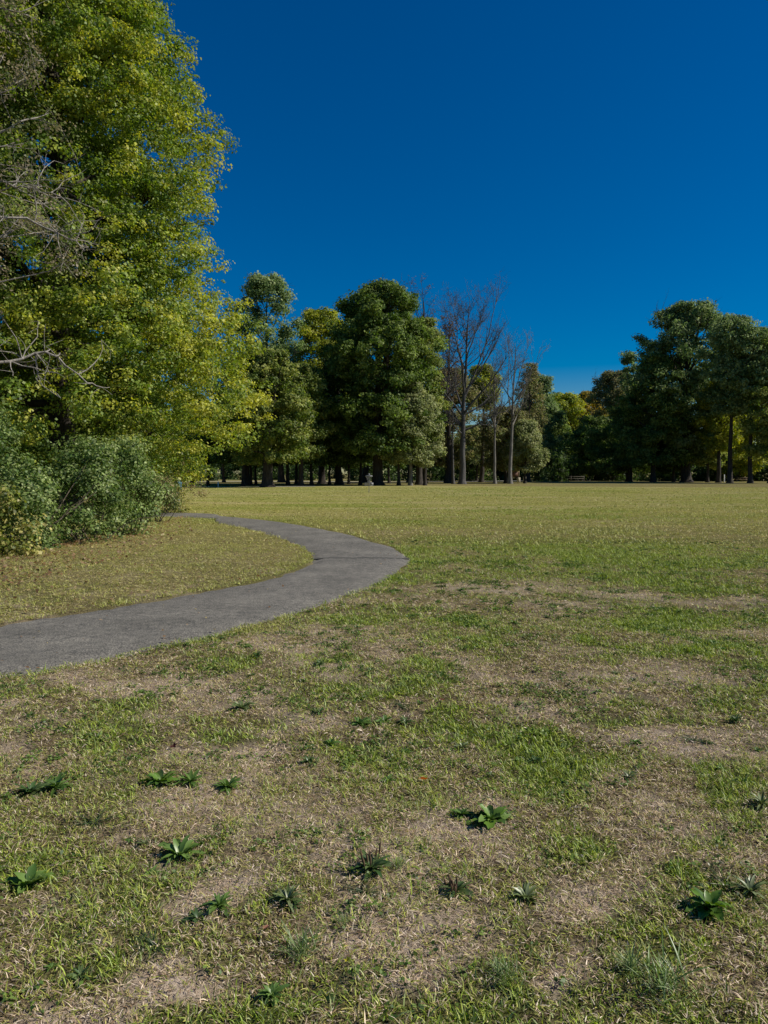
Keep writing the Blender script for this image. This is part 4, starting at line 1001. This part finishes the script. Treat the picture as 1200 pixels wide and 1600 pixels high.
# ------------------------------------------------------------------ disc golf basket
M_STEEL = plain_mat('galvanised_steel', (0.20, 0.20, 0.20), 0.55, 0.3, 0.1, 20)
def basket():
    D = 59.3; x = at(576.5, D)
    root = link('disc_golf_basket', None, None, (x, D, 0)); tag(root, 'galvanised disc golf basket with chains on a pole in the field', 'disc golf basket')
    b = MB(); b.tube([(0, 0, -0.1), (0, 0, 1.48)], [0.026, 0.026], 10); b.build('pole', M_STEEL, root)
    b = MB(); b.lathe([(0.02, 1.50), (0.06, 1.50), (0.08, 1.44), (0.08, 1.42)]); b.build('top_cap', M_STEEL, root)
    b = MB()
    b.lathe([(0.275, 1.34), (0.285, 1.34), (0.285, 1.26), (0.275, 1.26), (0.275, 1.34)], 28)
    for k in range(12):
        a = k * math.pi / 6; b.tube([(0.05 * math.cos(a), 0.05 * math.sin(a), 1.40), (0.28 * math.cos(a), 0.28 * math.sin(a), 1.33)], [0.007, 0.007], 5)
    b.build('chain_rack', M_STEEL, root)
    b = MB()
    for k in range(16):
        a = k * math.pi / 8; P = [((0.27 - 0.20 * s ** 0.7) * math.cos(a), (0.27 - 0.20 * s ** 0.7) * math.sin(a), 1.30 - 0.52 * s) for s in np.linspace(0, 1, 12)]
        b.tube(P, [0.011 if q % 2 else 0.005 for q in range(12)], 5)
    b.build('chains', M_STEEL, root)
    b = MB()
    b.lathe([(0.335, 0.80), (0.35, 0.80), (0.35, 0.76), (0.335, 0.76), (0.335, 0.80)], 32)
    b.lathe([(0.325, 0.58), (0.34, 0.58), (0.34, 0.56), (0.325, 0.56), (0.325, 0.58)], 32)
    for k in range(36):
        a = k * math.pi / 18; c, s = math.cos(a), math.sin(a)
        b.tube([(0.34 * c, 0.34 * s, 0.79), (0.333 * c, 0.333 * s, 0.57)], [0.006, 0.006], 4)
        if k % 2 == 0: b.tube([(0.33 * c, 0.33 * s, 0.57), (0.03 * c, 0.03 * s, 0.56)], [0.006, 0.006], 4)
    b.build('basket', M_STEEL, root)
    b = MB(); b.box(0.10, 0.34, -0.36, -0.35, 0.60, 0.76); b.build('number_plate', plain_mat('plate_grey', (0.25, 0.25, 0.25), 0.5), root)
basket()

# blue litter barrel by the maple, white marker post
def barrel():
    D = 72; root = link('litter_barrel', None, None, (at(279, D), D, 0)); tag(root, 'blue litter barrel half hidden by the maple leaves', 'litter bin')
    b = MB(); prof = [(0.001, 0.02), (0.29, 0.02), (0.30, 0.05), (0.30, 0.30), (0.315, 0.32), (0.30, 0.34), (0.30, 0.60), (0.315, 0.62), (0.30, 0.64), (0.30, 0.88), (0.31, 0.92)]
    b.lathe(prof, 24); b.build('drum', plain_mat('blue_paint', (0.06, 0.20, 0.30), 0.5), root, smooth=True)
    b = MB(); b.lathe([(0.33, 0.90), (0.33, 0.95), (0.22, 1.10), (0.001, 1.14)], 24); b.build('lid', plain_mat('pale_lid', (0.45, 0.42, 0.34), 0.6), root, smooth=True)
barrel()
M_WHITE = plain_mat('white_paint', (0.62, 0.62, 0.60), 0.6, var=0.1)
def post(px, D, h, label, r=0.05, mat=None, group=None):
    b = MB(); b.lathe([(r, -0.1), (r, h - 0.04), (r * 0.7, h), (0.001, h)], 10); o = b.build('marker_post', mat or M_WHITE, None, (at(px, D), D, 0)); tag(o, label, 'post', group)
post(341, 84, 0.62, 'short white post on the shaded wood floor at the left', 0.07)
post(1131, 132, 1.35, 'pale post left of the leaning dark trunk', 0.10)
M_WOOD = plain_mat('weathered_wood', (0.28, 0.20, 0.13), 0.85, var=0.3, scale=5)
M_STONE = plain_mat('pale_stone', (0.42, 0.37, 0.27), 0.9, var=0.25, scale=3)
# park kiosk: two wooden posts on stone feet with a beam, right of the grey bare tree
def kiosk():
    D = 124; root = link('wooden_kiosk', None, None, (at(803, D), D, 0)); tag(root, 'small brown wooden notice shelter on stone feet by the grey bare tree', 'notice shelter')
    for s in (-0.75, 0.75):
        b = MB(); b.box(s - 0.09, s + 0.09, -0.09, 0.09, 0.88, 2.2); b.build('post', M_WOOD, root)
        b = MB(); b.box(s - 0.24, s + 0.24, -0.24, 0.24, -0.1, 0.88); b.build('stone_foot', M_STONE, root)
    b = MB(); b.box(-0.62, 0.62, -0.04, 0.04, 1.0, 1.9); b.build('board', plain_mat('brown_board', (0.14, 0.07, 0.045), 0.8), root)
    b = MB(); V = np.array([[-1.1, -0.6, 2.202], [1.1, -0.6, 2.202], [1.1, 0.6, 2.202], [-1.1, 0.6, 2.202], [-1.1, 0, 2.62], [1.1, 0, 2.62]], float)
    b.add(V, np.array([[0, 1, 5, 4], [2, 3, 4, 5], [0, 3, 2, 1]])); b.add(V, np.array([[0, 4, 3], [1, 2, 5]])); b.build('roof', M_WOOD, root)
    D = 124; root = link('thin_pole', None, None, (at(819.5, D), D, 0)); tag(root, 'thin pole on a square stone base under the olive tree', 'pole')  # plain pole on a stone base, carries no lamp
    b = MB(); b.box(-0.2, 0.2, -0.2, 0.2, -0.1, 1.0); b.build('stone_base', M_STONE, root)
    b = MB(); b.tube([(0, 0, 1.0), (0, 0, 2.6)], [0.05, 0.04], 8); b.build('pole', M_BARKG, root)
kiosk()
def table(px, D, rz, label):
    root = link('picnic_table', None, None, (at(px, D), D, 0), rz); tag(root, label, 'picnic table', 'picnic tables in the wood')
    b = MB()
    for k in range(5): b.box(-0.9, 0.9, -0.36 + k * 0.148, -0.36 + k * 0.148 + 0.138, 0.72, 0.76)
    b.build('table_top', M_WOOD, root)
    for s in (-1, 1):
        b = MB(); b.box(-0.9, 0.9, s * 0.72 - 0.13, s * 0.72 + 0.13, 0.43, 0.47); b.build('bench', M_WOOD, root)
        b = MB(); x = s * 0.62
        b.tube([(x, -0.7, 0), (x, -0.2, 0.715)], [0.045, 0.045], 4); b.tube([(x, 0.7, 0), (x, 0.2, 0.715)], [0.045, 0.045], 4)
        b.tube([(x, -0.8, 0.385), (x, 0.8, 0.385)], [0.04, 0.04], 4); b.build('leg_frame', M_WOOD, root)
table(1159, 140, 0.3, 'picnic table between the two dark right-hand trunks')
table(735, 150, 1.2, 'picnic table far behind the large leafless tree')
M_SHADE_WOOD = plain_mat('shaded_fence_wood', (0.09, 0.08, 0.065), 0.9, var=0.3, scale=5)  # wood colour darkened so the fence looks shaded
def fence(px0, px1, D, label):
    x0, x1 = at(px0, D), at(px1, D); root = link('rail_fence', None, None, (x0, D, 0)); tag(root, label, 'fence')
    L = x1 - x0; n = max(2, int(L / 2.4))
    for k in range(n + 1):
        b = MB(); xx = L * k / n; b.box(xx - 0.07, xx + 0.07, -0.07, 0.07, -0.1, 1.05); b.build('post', M_SHADE_WOOD, root)
    for i, z in enumerate((0.45, 0.85)):
        b = MB(); b.box(0.0, L, -0.115, -0.073, z, z + 0.12); b.build('rail', M_SHADE_WOOD, root)
fence(872, 912, 150, 'low wooden rail fence in the shade below the gap')
